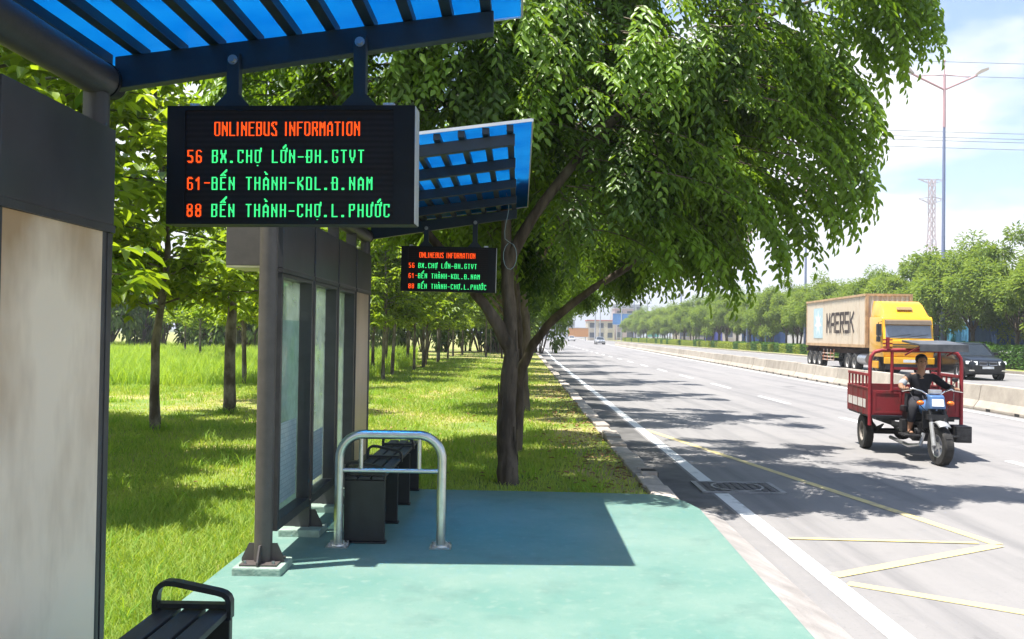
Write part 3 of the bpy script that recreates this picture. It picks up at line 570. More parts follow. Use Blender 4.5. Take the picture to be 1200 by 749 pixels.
# ------------------------------------------------------------ trees
class Leafbag:
    def __init__(s): s.p = []; s.a = []; s.n = []; s.l = []; s.w = []; s.t = []
    def put(s, p, a, n, l, w, t): s.p.append(p); s.a.append(a); s.n.append(n); s.l.append(l); s.w.append(w); s.t.append(t)
    def arr(s): return [np.array(x, float) for x in (s.p, s.a, s.n, s.l, s.w, s.t)]
def leafmesh(name, arrs, m):
    p, a, n, l, w, t = arrs; V, Q = leaves(p, a, n, l, w); return npmesh(name, V, Q, m, np.repeat(t, 6))
def drooping_crown(nst, hull, stems, rnd, leaf=.122, top=8.4, tips=None, skip=None):
    """long fronds that leave the limbs outwards and then hang: each carries side twigs with two rows of leaves"""
    bag = Leafbag()
    for s in range(nst):
        if s % 18 == 0:
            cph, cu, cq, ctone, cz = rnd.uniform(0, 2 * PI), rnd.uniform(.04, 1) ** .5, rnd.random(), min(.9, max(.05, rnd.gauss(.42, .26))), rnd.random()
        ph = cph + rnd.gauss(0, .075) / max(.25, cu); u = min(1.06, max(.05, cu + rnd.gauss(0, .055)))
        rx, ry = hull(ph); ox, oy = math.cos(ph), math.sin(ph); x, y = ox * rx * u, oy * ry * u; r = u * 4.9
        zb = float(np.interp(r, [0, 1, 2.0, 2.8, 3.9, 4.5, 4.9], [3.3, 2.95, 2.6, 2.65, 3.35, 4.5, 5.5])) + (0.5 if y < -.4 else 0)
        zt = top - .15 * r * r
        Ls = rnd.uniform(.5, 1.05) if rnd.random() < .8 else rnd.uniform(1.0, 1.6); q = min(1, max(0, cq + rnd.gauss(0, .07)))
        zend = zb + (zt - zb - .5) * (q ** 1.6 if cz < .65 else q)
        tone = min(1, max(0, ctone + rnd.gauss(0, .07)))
        if tips and s < len(tips): x, y, zend = tips[s]; ox, oy = (1, -.1); Ls = rnd.uniform(1.2, 1.9); tone = rnd.uniform(.45, .85)
        o = Vector((ox + rnd.uniform(-.5, .5), oy + rnd.uniform(-.5, .5), 0)).normalized(); run = Ls * rnd.uniform(.45, .9); fall = Ls * rnd.uniform(.3, .75)
        end = Vector((x, y, zend)); st = end - o * run + Vector((0, 0, fall)); side = Vector((-o.y, o.x, 0))
        n = max(5, int(Ls / .1)); P = []
        for i in range(n + 1):
            t = i / n; P.append(st + o * run * (1 - (1 - t) ** 1.5) + Vector((0, 0, -fall)) * t ** 1.7)
        if skip and any(skip(p_) for p_ in P): continue
        stems.tube(P[::2], [.009 * (1 - .7 * i / max(1, len(P[::2]) - 1)) for i in range(len(P[::2]))], 3, False)
        for i in range(1, n + 1):
            d = (P[i] - P[i - 1]).normalized(); sg = 1 if i % 2 else -1
            tw = (d * .75 + side * sg * rnd.uniform(.35, .85) + Vector((0, 0, -.25))).normalized(); tl = rnd.uniform(.22, .48) * (1.05 - .35 * i / n)
            if i == n: tw = d; tl = .3
            nl = max(4, int(tl / .042)); lat = tw.cross(Vector((0, 0, 1))); lat = lat.normalized() if lat.length > .05 else side
            nr = lat.cross(tw).normalized(); nr = nr if nr.z > 0 else -nr
            for j in range(nl):
                f = j / nl; c = P[i] + tw * tl * f + Vector((0, 0, -.09)) * f * f; e = 1 if j % 2 else -1
                a = tw * .62 + lat * e * .75 + Vector((rnd.uniform(-.2, .2), rnd.uniform(-.2, .2), -.28 + rnd.uniform(-.22, .15)))
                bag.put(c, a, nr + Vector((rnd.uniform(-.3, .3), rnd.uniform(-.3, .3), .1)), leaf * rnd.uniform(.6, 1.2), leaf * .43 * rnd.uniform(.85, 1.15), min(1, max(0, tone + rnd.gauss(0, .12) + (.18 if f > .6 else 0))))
    return bag.arr()
def trunkmb(paths, n=12, wob=.02, rnd=random):
    b = MB()
    for pts, r0_, r1_ in paths:
        P = [Vector(p) for p in pts]; Q = []
        for i in range(len(P) - 1):
            for k in range(4):
                t = k / 4; p0 = P[max(i - 1, 0)]; p1 = P[i]; p2 = P[i + 1]; p3 = P[min(i + 2, len(P) - 1)]
                Q.append(.5 * ((2 * p1) + (p2 - p0) * t + (2 * p0 - 5 * p1 + 4 * p2 - p3) * t * t + (3 * p1 - p0 - 3 * p2 + p3) * t ** 3))
        Q.append(P[-1]); k = len(Q)
        Q = [q + Vector((rnd.uniform(-wob, wob), rnd.uniform(-wob, wob), 0)) * (i > 0) for i, q in enumerate(Q)]
        b.tube(Q, [(r0_ + (r1_ - r0_) * (i / (k - 1)) ** .8) * rnd.uniform(.93, 1.07) for i in range(k)], n)
    return b
rt_ = random.Random(5)
def hull_a(ph):
    c, s = math.cos(ph), math.sin(ph)
    return (4.15 if c > 0 else 3.6), (2.1 if s < 0 else 3.0)
TX, TY = -.12, 10.62
TIPS = []
for (x_, y_, z_) in ((4.5, -.6, 6.2), (4.75, -.1, 5.7), (4.75, -.5, 5.25), (4.5, -.3, 5.0), (4.3, -.2, 4.9), (4.0, -.7, 4.05), (3.95, -.3, 3.85), (3.9, -.6, 3.4), (3.8, -.1, 3.1), (3.6, -.9, 3.0), (3.3, -.3, 2.85), (3.0, -.7, 2.7), (2.7, -.2, 2.45), (2.3, -.6, 2.45), (1.8, -.4, 2.5)):
    for q in range(6): TIPS.append((x_ + rt_.uniform(-.14, .14), y_ + rt_.uniform(-.3, .3), z_ + rt_.uniform(-.08, .3)))
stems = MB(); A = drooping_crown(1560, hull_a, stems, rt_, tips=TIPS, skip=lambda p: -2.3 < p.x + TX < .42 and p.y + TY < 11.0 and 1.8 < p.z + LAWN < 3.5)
tree1 = thing('street_tree', 'big dark drooping tree rising right behind the far end of the teal platform', 'tree', (TX, TY, LAWN), 0, 'drooping trees along the kerb')
tp = [([(0, 0, -.05), (.0, 0, .25), (-.03, .0, .9), (.01, .02, 1.7), (-.03, .05, 2.3), (-.08, .05, 3.2), (-.15, 0, 4.4), (.1, -.1, 5.8), (.1, 0, 7.2)], .14, .03),
      ([(.0, .02, 1.62), (-.22, -.05, 1.98), (-.5, -.1, 2.35), (-1.1, -.2, 3.1), (-1.9, -.3, 4.3), (-2.6, -.2, 5.2)], .09, .02),
      ([(-.05, .05, 2.6), (.4, .0, 3.4), (1.2, -.3, 4.3), (2.4, -.5, 5.2), (3.6, -.4, 5.7)], .085, .015), ([(-.1, 0, 3.6), (.5, .6, 4.7), (1.5, 1.3, 5.7), (2.4, 1.8, 6.2)], .07, .015),
      ([(-.1, 0, 3.2), (-.6, .7, 4.2), (-1.2, 1.6, 5.3)], .07, .015), ([(0, -.05, 4.6), (.5, -.8, 5.5), (.9, -1.4, 6.1)], .05, .012), ([(.1, 0, 5.5), (1.2, .2, 6.6), (2.2, .3, 6.9)], .05, .012), ([(0, 0, 5.0), (-1, -.4, 6.1), (-1.9, -.6, 6.6)], .05, .012)]
trunkmb(tp, 14, .015, rt_).build('trunk', m_bark, tree1, smooth=60)
# bark ridges and a scar near the foot of the trunk
b = MB()
for i in range(26):
    a = rt_.uniform(0, 2 * PI); z = rt_.uniform(.1, 1.7); r = .13 - .013 * z
    p = Vector((math.cos(a) * r - .012 * z, math.sin(a) * r, z)); b.tube([p, p + Vector((rt_.uniform(-.02, .02), 0, rt_.uniform(.1, .3)))], [.014, .007], 5)
b.build('bark_ridge', m_bark, tree1, smooth=60)
stem_me = stems.mesh('twigs', m_bark)
link('twigs', stem_me, tree1)
# keep the fronds out of the shelter roof
Wp = A[0] + np.array((TX, TY, LAWN)); keep = ~((Wp[:, 0] < .28) & (Wp[:, 1] < 10.85) & (Wp[:, 2] < 3.42) & (Wp[:, 2] > 1.9) & (Wp[:, 0] > -2.2))
px, py, pz = project(Wp)
keep &= ~((px > 575) & (px < 640) & (py > 395))
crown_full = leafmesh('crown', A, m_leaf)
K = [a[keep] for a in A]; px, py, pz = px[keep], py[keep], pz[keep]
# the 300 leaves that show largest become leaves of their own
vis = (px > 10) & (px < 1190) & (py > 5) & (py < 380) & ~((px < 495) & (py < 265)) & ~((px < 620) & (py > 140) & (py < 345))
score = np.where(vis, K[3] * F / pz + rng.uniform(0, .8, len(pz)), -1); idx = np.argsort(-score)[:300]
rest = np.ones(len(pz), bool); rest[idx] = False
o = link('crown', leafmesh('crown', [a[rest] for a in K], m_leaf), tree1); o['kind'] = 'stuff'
one = npmesh('leaf', LEAF * np.array((1, 1, 1)), LEAFQ, m_leaf, np.full(6, .5)); two = npmesh('leaf', LEAF, LEAFQ, m_leaf, np.full(6, .25)); three = npmesh('leaf', LEAF, LEAFQ, m_leaf, np.full(6, .75))
def leafobj(i, arrs, parent, meshes):
    p, a, n, l, w, t = [q[i] for q in arrs]; a = Vector(a).normalized(); sd = Vector(n).cross(a).normalized(); nn = a.cross(sd)
    o = link('leaf', meshes[0] if .35 < t < .6 else (meshes[1] if t <= .35 else meshes[2]), parent)
    m = Matrix((a * l, sd * w, nn * l)).transposed().to_4x4(); m.translation = p; o.matrix_local = m
for i in idx: leafobj(i, K, tree1, (one, two, three))
# second stem just behind, leaning over the road
tree2 = thing('street_tree', 'slimmer dark tree behind the big trunk with one limb bowing right over the road', 'tree', (-.05, 13.4, LAWN), 0, 'drooping trees along the kerb')
tp2 = [([(0, 0, -.05), (.02, 0, .5), (.05, 0, 1.05), (.14, -.05, 1.4), (.45, -.15, 1.9), (.95, -.4, 2.35), (1.7, -.8, 2.85), (2.6, -1.2, 3.6), (3.3, -1.5, 4.4)], .108, .03),
       ([(.05, 0, 1.0), (.02, .1, 1.8), (-.05, .2, 3), (0, .2, 4.6), (.1, .2, 6.4)], .07, .03), ([(.0, .2, 3.2), (-.9, .6, 4.3), (-1.8, .9, 5.2)], .05, .015), ([(.0, .2, 4), (1, .9, 5.2), (2, 1.2, 6)], .05, .015)]
trunkmb(tp2, 12, .015, rt_).build('trunk', m_bark, tree2, smooth=60)
stems2 = MB(); A2 = drooping_crown(760, lambda p: (4.6 if math.cos(p) > 0 else 2.5, 2.6), stems2, rt_, .12)
crown2 = leafmesh('crown', A2, m_leaf); o = link('crown', crown2, tree2); o['kind'] = 'stuff'; link('twigs', stems2.mesh('twigs', m_bark), tree2)
# the rest of the row along the kerb
tr3 = trunkmb(tp, 10, .02, rt_).mesh('trunk', m_bark, smooth=60)
for k, (x, y, s) in enumerate(((.1, 20.5, 1.15), (.0, 27.5, 1.1), (.1, 35, 1.2), (-.1, 43, 1.1), (.1, 52, 1.15), (.2, 63, 1.1), (.4, 76, 1.2), (.8, 92, 1.1), (1.2, 112, 1.2))):
    t = thing('street_tree', 'drooping tree in the kerbside row behind the two nearest trunks', 'tree', (x, y, LAWN), (k * 1.3) % .6 - .3, 'drooping trees along the kerb'); t.scale = (s, s, s * .95)
    link('trunk', tr3, t); o = link('crown', crown2, t); o['kind'] = 'stuff'

# young broad-leaved trees on the lawn
def young_tree(seed, hgt, nbr, base):
    rn = random.Random(seed); bag = Leafbag(); paths = [([(0, 0, -.05), (rn.uniform(-.04, .04), 0, hgt * .2), (rn.uniform(-.16, .16), rn.uniform(-.05, .05), hgt * .42), (rn.uniform(-.22, .22), rn.uniform(-.1, .1), hgt * .75), (0, 0, hgt)], .085, .015)]
    for i in range(nbr):
        z = base + (hgt - base) * (i / nbr) ** 1.15; ln = rn.uniform(.6, 1.0) * (2.0 * (1 - (z - base) / (hgt - base + .01)) ** .6 + .45); a = rn.uniform(0, 2 * PI)
        o = Vector((math.cos(a), math.sin(a), 0)); pts = [Vector((0, 0, z)) + o * ln * t + Vector((0, 0, .38 * ln * t - .25 * ln * t * t)) for t in (0, .35, .7, 1)]
        paths.append((pts, .022, .006))
        for q in range(int(16 + ln * 21)):
            t = rn.uniform(.18, 1.02); c = Vector((0, 0, z)) + o * ln * t + Vector((rn.gauss(0, .14), rn.gauss(0, .14), .38 * ln * t - .25 * ln * t * t + rn.gauss(0, .12)))
            b_ = rn.uniform(0, 2 * PI)
            for w in range(rn.choice((2, 3, 3, 4))):
                b_ += rn.uniform(1.2, 2.2); d = Vector((math.cos(b_), math.sin(b_), rn.uniform(-.9, .1))) + o * .35
                bag.put(c, d, Vector((rn.uniform(-.4, .4), rn.uniform(-.4, .4), 1)), rn.uniform(.12, .27), rn.uniform(.065, .14), min(1, max(0, rn.gauss(.45, .24))))
    return trunkmb(paths, 8, .012, rn).mesh('trunk', m_bark2, smooth=60), bag.arr()
ytm = [young_tree(s, h, n, bz) for s, h, n, bz in ((1, 7.6, 40, 2.1), (2, 6.9, 36, 1.95), (3, 8.4, 42, 2.2))]
ycm = [leafmesh('crown', a, m_leafy) for _, a in ytm]
def put_young(v, x, y, s, rz, label, group, big=0, tw=1):
    t = thing('young_tree', label, 'tree', (x, y, LAWN), rz, group); t.scale = (s, s, s)
    tk_ = link('trunk', ytm[v][0], t); tk_.scale = (tw, tw, 1)
    if not big: o = link('crown', ycm[v], t); o['kind'] = 'stuff'; return t
    Kk = ytm[v][1]; c, s_ = math.cos(rz), math.sin(rz); Rm = np.array(((c, -s_, 0), (s_, c, 0), (0, 0, 1)))
    Wp = (Kk[0] @ Rm.T) * s + np.array((x, y, LAWN)); px, py, pz = project(Wp)
    vis = (px > 135) & (px < 300) & (py > 100) & (py < 330) & ~((px > 200) & (py < 265)); sc = np.where(vis, Kk[3] * s * F / pz, -1); ix = np.argsort(-sc)[:big]; ix = ix[sc[ix] > 0]
    rs = np.ones(len(pz), bool); rs[ix] = False; o = link('crown', leafmesh('crown', [q[rs] for q in Kk], m_leafy), t); o['kind'] = 'stuff'
    ms = [npmesh('leaf', LEAF, LEAFQ, m_leafy, np.full(6, q)) for q in (.45, .2, .75)]
    for i in ix: leafobj(i, Kk, t, ms)
    return t
put_young(0, -6.25, 15.4, 1.0, .3, 'young tree with a thin dark leaning trunk nearest the cream panel on the lawn', 'young trees on the lawn', 160, 1.15)
put_young(2, -6.1, 18.8, 1.05, 2.1, 'young tree with a thicker grey trunk under the header side box of the far shelter', 'young trees on the lawn', 120, 1.6)
GY = 'young trees on the lawn'; LB = 'slim young tree with bright broad leaves in the rows on the lawn'
for k, (x, y) in enumerate([(-6.3, 11.6), (-5.4, 8.5), (-6.2, 5.0), (-7.6, 13.4), (-8.8, 11.2), (-9.2, 16.2)]): put_young(k % 3, x, y, 1.0, k * 1.7, 'slim young tree on the lawn hidden behind the cream panel', GY)
k = 0; yt = random.Random(9)
for xr, ys in ((-4.9, (32.5, 36.5, 41, 44.5, 48.5, 52.5, 57, 62, 67, 73, 80, 88)), (-6.2, (23, 27.5, 33, 38, 43, 50, 58)), (-8.6, (29, 37, 46, 58, 70)), (-11.5, (38, 50, 66)), (-14.5, (44, 64)), (-18, (50, 66)), (-22, (60,)), (-2.6, (66, 78, 92))):
    for yy in ys:
        put_young(k % 3, xr + yt.uniform(-.3, .3), yy + yt.uniform(-.6, .6), yt.uniform(.9, 1.12) * (1 + .003 * max(0, yy - 40)), yt.uniform(0, 6.2), LB, GY); k += 1

# dark shrubs closing the lawn
def blob_bush(seed, n, rx, ry, h, m, lf, low=0.0):
    rn = random.Random(seed); bag = Leafbag(); cs = [(rn.uniform(-.75, .75) * rx, rn.uniform(-.6, .6) * ry, rn.uniform(.25, .85) * h, rn.uniform(.25, .5)) for _ in range(9)]
    for i in range(n):
        cx, cy, cz, cr = rn.choice(cs); d = Vector((rn.gauss(0, 1), rn.gauss(0, 1), rn.gauss(0, 1))).normalized(); q = rn.uniform(.6, 1.02)
        p = Vector((cx + d.x * cr * rx * q, cy + d.y * cr * ry * q, max(.05 + low, cz + d.z * cr * h * q * .9)))
        bag.put(p, d + Vector((rn.uniform(-.6, .6), rn.uniform(-.6, .6), rn.uniform(-.5, .3))), d + Vector((0, 0, .7)), lf * rn.uniform(.7, 1.2), lf * .55, min(1, max(0, rn.gauss(.4, .25))))
    return bag.arr()
m_shrub = leafmat('shrub_leaf', (.04, .10, .02), (.2, .28, .05), .3, .6, .25)
sb = [leafmesh('shrub', blob_bush(s, 1500, 2.6, 1.6, 3.4, m_shrub, .34), m_shrub) for s in (1, 2)]
stemsb = MB()
for i in range(7): stemsb.tube([(.25 * math.cos(i), .2 * math.sin(i), -.1), (.9 * math.cos(i), .7 * math.sin(i), 1.3), (1.5 * math.cos(i), 1.1 * math.sin(i), 2.3)], [.06, .045, .02], 5)
sbs = stemsb.mesh('stems', m_bark)
for k in range(26):
    x = -42 + k * 1.75; y = 78 + yt.uniform(-3, 3) + (6 if k > 16 else 0)
    o = thing('shrub', 'dark leafy shrub in the line closing the back of the lawn', 'shrub', (x, y, LAWN), yt.uniform(0, 6), 'shrubs at the back of the lawn')
    o.scale = (yt.uniform(1.2, 1.7),) * 2 + (yt.uniform(1.3, 2.4),); link('leaves', sb[k % 2], o)['kind'] = 'stuff'; link('stems', sbs, o)

# feathery trees on the median
def feathery(seed, n, h, rad):
    rn = random.Random(seed); bag = Leafbag(); paths = [([(0, 0, -.1), (.05, .02, 1.1), (-.05, 0, 2.2)], .14, .11)]; tips = []
    for i in range(9):
        a = i * 2.4 + rn.uniform(-.3, .3); rr = rad * rn.uniform(.35, .9); e = Vector((math.cos(a) * rr, math.sin(a) * rr, h * rn.uniform(.55, .9)))
        paths.append(([(-.05, 0, 1.9 + .05 * i), (e.x * .35, e.y * .35, 3.2 + .1 * i), (e.x * .7, e.y * .7, e.z * .85), tuple(e)], .06, .012))
    for i in range(44):
        a = rn.uniform(0, 2 * PI); u = rn.random() ** .5; zt = 2.4 + (h - 2.4) * (1 - .55 * u * u); z = zt * rn.uniform(.5, .95) if rn.random() < .5 else zt * rn.uniform(.85, 1)
        z = max(z, 2.45 + .25 * rn.random()); tips.append((math.cos(a) * u * rad, math.sin(a) * u * rad, z, rn.uniform(.45, 1.0)))
    for i in range(n):
        cx, cy, cz, cr = rn.choice(tips); d = Vector((rn.gauss(0, 1), rn.gauss(0, 1), rn.gauss(0, .75))); d = d.normalized() * (rn.random() ** .45) * cr
        p = Vector((cx, cy, cz)) + d; ax = Vector((d.x, d.y, d.z * .5 + rn.uniform(-.5, .3))) + Vector((rn.gauss(0, .3), rn.gauss(0, .3), 0))
        bag.put(p, ax, Vector((rn.uniform(-.4, .4), rn.uniform(-.4, .4), 1)), rn.uniform(.2, .38), rn.uniform(.06, .11), min(1, max(0, rn.gauss(.5, .22))))
    return trunkmb(paths, 7, .02, rn).mesh('trunk', m_bark, smooth=60), leafmesh('crown', bag.arr(), m_leafm)
fm = [feathery(s, 12500, 8.0, 3.5) for s in (3, 8, 14)]
y = 26.; k = 0
while y < 262:
    v = k % 3; t = thing('median_tree', 'feathery green tree in the row along the median beyond the clipped hedge', 'tree', (33.2 + yt.uniform(-.5, .5), y, -.05), yt.uniform(0, 6), 'feathery trees along the median')
    s = yt.uniform(.92, 1.12) * (1.12 if y < 75 else 1.0); t.scale = (s, s, s * yt.uniform(.95, 1.08)); link('trunk', fm[v][0], t); o = link('crown', fm[v][1], t); o['kind'] = 'stuff'
    y += yt.uniform(4.6, 6.4) * (1 if y < 120 else 1.25); k += 1
y = 30.; 
while y < 262:
    v = k % 3; t = thing('median_tree', 'feathery green tree in the back row of the median', 'tree', (38.2 + yt.uniform(-.6, .6), y, -.05), yt.uniform(0, 6), 'feathery trees in the back row of the median')
    s = yt.uniform(.9, 1.1); t.scale = (s, s, s); link('trunk', fm[v][0], t); o = link('crown', fm[v][1], t); o['kind'] = 'stuff'; y += yt.uniform(5.5, 7.5); k += 1
# clipped hedge bushes
def hedge_piece(seed, m, lx, ly, h):
    rn = random.Random(seed); bag = Leafbag()
    for i in range(1300):
        f = rn.random(); x = rn.uniform(-lx, lx); y = rn.uniform(-ly, ly); z = rn.uniform(.03, h)
        if f < .4: z = h * rn.uniform(.9, 1.03); n = Vector((0, 0, 1))
        elif f < .75: x = -lx * rn.uniform(.85, 1.05); n = Vector((-1, 0, .3))
        elif f < .9: y = ly * rn.choice((-1, 1)) * rn.uniform(.9, 1); n = Vector((0, y, .3))
        else: x = lx; n = Vector((1, 0, .3))
        bag.put(Vector((x, y, z)), Vector((rn.gauss(0, 1), rn.gauss(0, 1), rn.gauss(0, .7))) + n * .4, n + Vector((rn.gauss(0, .4), rn.gauss(0, .4), rn.gauss(0, .4))), rn.uniform(.10, .2), rn.uniform(.06, .11), rn.random())
    return leafmesh('hedge_bush', bag.arr(), m)
hm = [hedge_piece(1, m_hedge, .6, 1.35, 1.0), hedge_piece(2, m_hedgey, .6, 1.0, .9), hedge_piece(3, m_hedge, .65, 1.4, 1.25)]
core = MB().box(-.5, .5, -1.25, 1.25, -.05, .88).mesh('hedge_core', mat('hedge_twigs', (.03, .05, .015), .95, var=.4, scale=20, bump=1, bscale=30))
y = 30.; k = 0
while y < 262:
    near = y < 74; v = 2 if near else (1 if (k % 2 and not k % 7 == 0) or y > 120 and k % 3 else 0)
    t = thing('hedge_bush', ('tall dark green clipped hedge bush on the median behind the dark suv' if near else ('yellow green clipped hedge bush in the long median hedge' if v == 1 else 'mid green clipped hedge bush in the long median hedge')), 'hedge', (30.6, y, -.03), 0, 'clipped hedge bushes along the median')
    s = yt.uniform(.92, 1.1); zf = 1.15 if near else 1.0; t.scale = (s, s * (1.05 if v != 1 else 1.15), s * zf); o = link('leaves', hm[v], t); o['kind'] = 'stuff'; link('twig_core', core, t)
    y += 2.75 if v != 1 else 2.35; k += 1

# ------------------------------------------------------------ grass
def blades(name, X, Y, z, hgt, wid, lean, m, tint):
    n = len(X); a = rng.uniform(0, 2 * PI, n); dx, dy = np.cos(a), np.sin(a); b_ = rng.uniform(0, 2 * PI, n); lx, ly = np.cos(b_) * lean * hgt, np.sin(b_) * lean * hgt
    V = np.zeros((n, 5, 3)); 
    for i, (s, f, w) in enumerate(((-1, 0, 1), (1, 0, 1), (1, .55, .7), (-1, .55, .7), (0, 1, 0))):
        V[:, i, 0] = X + s * dx * wid / 2 * w + lx * f * f; V[:, i, 1] = Y + s * dy * wid / 2 * w + ly * f * f; V[:, i, 2] = z + hgt * f * (1 - .25 * lean * f)
    o = np.arange(n)[:, None] * 5; T = np.concatenate([o + np.array((0, 1, 2)), o + np.array((0, 2, 3)), o + np.array((3, 2, 4))])
    return npmesh(name, V.reshape(-1, 3), T, m, np.repeat(tint, 5), 3)
def smooth_noise(X, Y, sc, seed):
    r = np.random.default_rng(seed); v = np.zeros_like(X)
    for i in range(7):
        a, p = r.uniform(0, 6.28), r.uniform(0, 6.28); f = r.uniform(.6, 2.2) / sc; v += np.sin((X * np.cos(a) + Y * np.sin(a)) * f * 2 + p)
    return v / 3.2
def scatter(n, d0, d1, a0, a1):
    # even on the ground inside a wedge seen from the camera, thinning with distance
    D = d0 * (d1 / d0) ** rng.uniform(0, 1, n); T = rng.uniform(a0, a1, n); return D * T, D
Xs, Ys = [], []
for n, d0, d1, a0, a1 in ((90000, 4.2, 34, -.56, -.26), (20000, 2.5, 9.8, -.9, -.26), (120000, 9.7, 60, -.22, .17), (30000, 16, 60, -.6, -.22), (15000, 30, 80, -.5, .03)):
    x, y = scatter(n, d0, d1, a0, a1); Xs.append(x); Ys.append(y)
X = np.concatenate(Xs); Y = np.concatenate(Ys)
ok = (X < 1.44) & ((Y > 9.82 + .05 * np.sin(X * 9)) | (X < -2.13 - .03 * np.sin(Y * 7))) & (np.hypot(X - TX, Y - TY) > .17)
X, Y = X[ok], Y[ok]; nz_ = smooth_noise(X, Y, 1.6, 3); dry = np.clip((nz_ - .1) * .8, 0, 1) + np.clip((X + .2) * .35, 0, .6) * (Y > 10)
dry = dry + .9 * np.clip(1 - np.abs(Y - 21 - .8 * smooth_noise(X, Y, 2, 5)) / 4.5, 0, 1) * (X < -3.5) + .8 * np.clip((X - .2) * .9 + .7 * smooth_noise(X, Y, .9, 6), 0, 1) * (Y > 9.9)
keepg = rng.uniform(0, 1, len(X)) > np.clip(dry - .25, 0, .72); X, Y, dry = X[keepg], Y[keepg], dry[keepg]
hg = rng.uniform(.045, .115, len(X)) * (1 - .4 * np.clip(dry, 0, 1)) * np.where((X < -2) & (Y < 9), 1.35, 1.0) * np.where(Y > 25, 1.3, 1); wg = .006 + .0006 * Y
o = link('grass', blades('grass', X, Y, LAWN - .005, hg, wg, rng.uniform(.2, .9, len(X)), m_grass, np.clip(rng.normal(.38, .2, len(X)) + dry * .5, 0, 1)))
tag(o, 'short sunny lawn grass around the shelters and along the kerb', 'grass', None, 'stuff')
x, y = scatter(60000, 27, 90, -.62, -.115); ok = (y > 27.5 + 1.2 * np.sin(x * .7) + (x + 12) * .25) & (x < -5.6)
x, y = x[ok], y[ok]
o = link('tall_grass', blades('tall_grass', x, y, LAWN, rng.uniform(.3, .75, len(x)) * (1 + .3 * smooth_noise(x, y, 3, 8)), .012 + .0006 * y, rng.uniform(.2, .8, len(x)), m_tall, np.clip(rng.normal(.5, .2, len(x)), 0, 1)))
tag(o, 'band of taller bright green grass across the back of the lawn', 'grass', None, 'stuff')
tx, ty = [], []
for k in range(230):
    D_ = rng.uniform(5, 32); cx_ = D_ * rng.uniform(-.55, .14); n_ = rng.integers(18, 45)
    if k < 14: cx_, D_ = (-6.1, 18.8) if k % 2 else (-6.25, 15.4)
    if not (cx_ < -2.3 or (D_ > 10 and cx_ < 1.2)): continue
    tx.append(cx_ + rng.normal(0, .12, n_)); ty.append(D_ + rng.normal(0, .14, n_))
tx = np.concatenate(tx); ty = np.concatenate(ty); ok = (tx < 1.3) & ((ty > 9.9) | (tx < -2.2)); tx, ty = tx[ok], ty[ok]
o = link('weed_tufts', blades('weed_tufts', tx, ty, LAWN, rng.uniform(.1, .26, len(tx)), .011 + .0004 * ty, rng.uniform(.3, 1.1, len(tx)), m_tall, np.clip(rng.normal(.3, .2, len(tx)), 0, 1)))
tag(o, 'scattered taller weed tufts standing out of the short lawn grass', 'weeds', None, 'stuff')
# fallen leaves under the big tree and along the kerb
bag = Leafbag(); rn = random.Random(4)
for i in range(900):
    if rn.random() < .7: x_ = 1.44 - abs(rn.gauss(0, .55)); y_ = rn.uniform(9.9, 30)
    else: x_ = rn.uniform(-4, 1.4); y_ = rn.uniform(9.9, 26)
    a = rn.uniform(0, 6.3); bag.put((x_, y_, LAWN + rn.uniform(.02, .06)), (math.cos(a), math.sin(a), rn.uniform(-.3, .3)), (rn.uniform(-.4, .4), rn.uniform(-.4, .4), 1), rn.uniform(.05, .1), rn.uniform(.025, .045), rn.random())
o = link('fallen_leaves', leafmesh('fallen_leaves', bag.arr(), m_dry)); tag(o, 'dry brown leaves fallen on the lawn and platform under the big tree', 'leaves', None, 'stuff')

# ------------------------------------------------------------ vehicles: shared bits
m_rim = mat('alloy_rim', (.5, .5, .51), .35, .8, var=.2, scale=10)
m_dkplastic = mat('dark_plastic', (.02, .02, .022), .55, var=.25, scale=10)
m_chrome = mat('chrome', (.75, .75, .75), .12, 1, var=.05)
m_carglass = mat('tinted_window', (.02, .026, .03), .06, spec=.8, var=.1)
m_lamp = mat('headlamp_glass', (.86, .87, .88), .15, 0, spec=.8, var=.1)
def wheel(name, parent, c, r, w, rimr, rimmat, n=28, spokes=5):
    """axis along y"""
    b = MB(); h = w / 2
    b.lathe([(rimr, -h * .9), (r * .93, -h), (r, -h * .7), (r, h * .7), (r * .93, h), (rimr, h * .9)], (0, 0, 0), (0, 1, 0), n, True); wh = b.build(name, m_rubber, parent, smooth=40); wh.location = c
    b = MB()
    for k in range(n): 
        a = 2 * PI * k / n; ca, sa = math.cos(a), math.sin(a)
        if k % 2 == 0: b.bar((ca * r * 1.0, -h * .72, sa * r * 1.0), (ca * r * 1.0, h * .72, sa * r * 1.0), .035 * r / .3, .012, (ca, 0, sa))
    b.build('tread', m_rubber, wh)
    b = MB(); b.lathe([(rimr, -h * .85), (rimr * .9, -h * .8), (rimr * .86, -h * .3), (rimr * .86, h * .3), (rimr * .9, h * .8), (rimr, h * .85)], (0, 0, 0), (0, 1, 0), n, True)
    b.lathe([(.001, -h * .55), (rimr * .28, -h * .5), (rimr * .3, 0), (rimr * .28, h * .5), (.001, h * .55)], (0, 0, 0), (0, 1, 0), 14)
    for k in range(spokes):
        a = 2 * PI * k / spokes; b.bar((math.cos(a) * rimr * .2, 0, math.sin(a) * rimr * .2), (math.cos(a) * rimr * .9, 0, math.sin(a) * rimr * .9), rimr * .22, w * .5, (0, 1, 0))
    b.build('rim', rimmat, wh, smooth=40); return wh

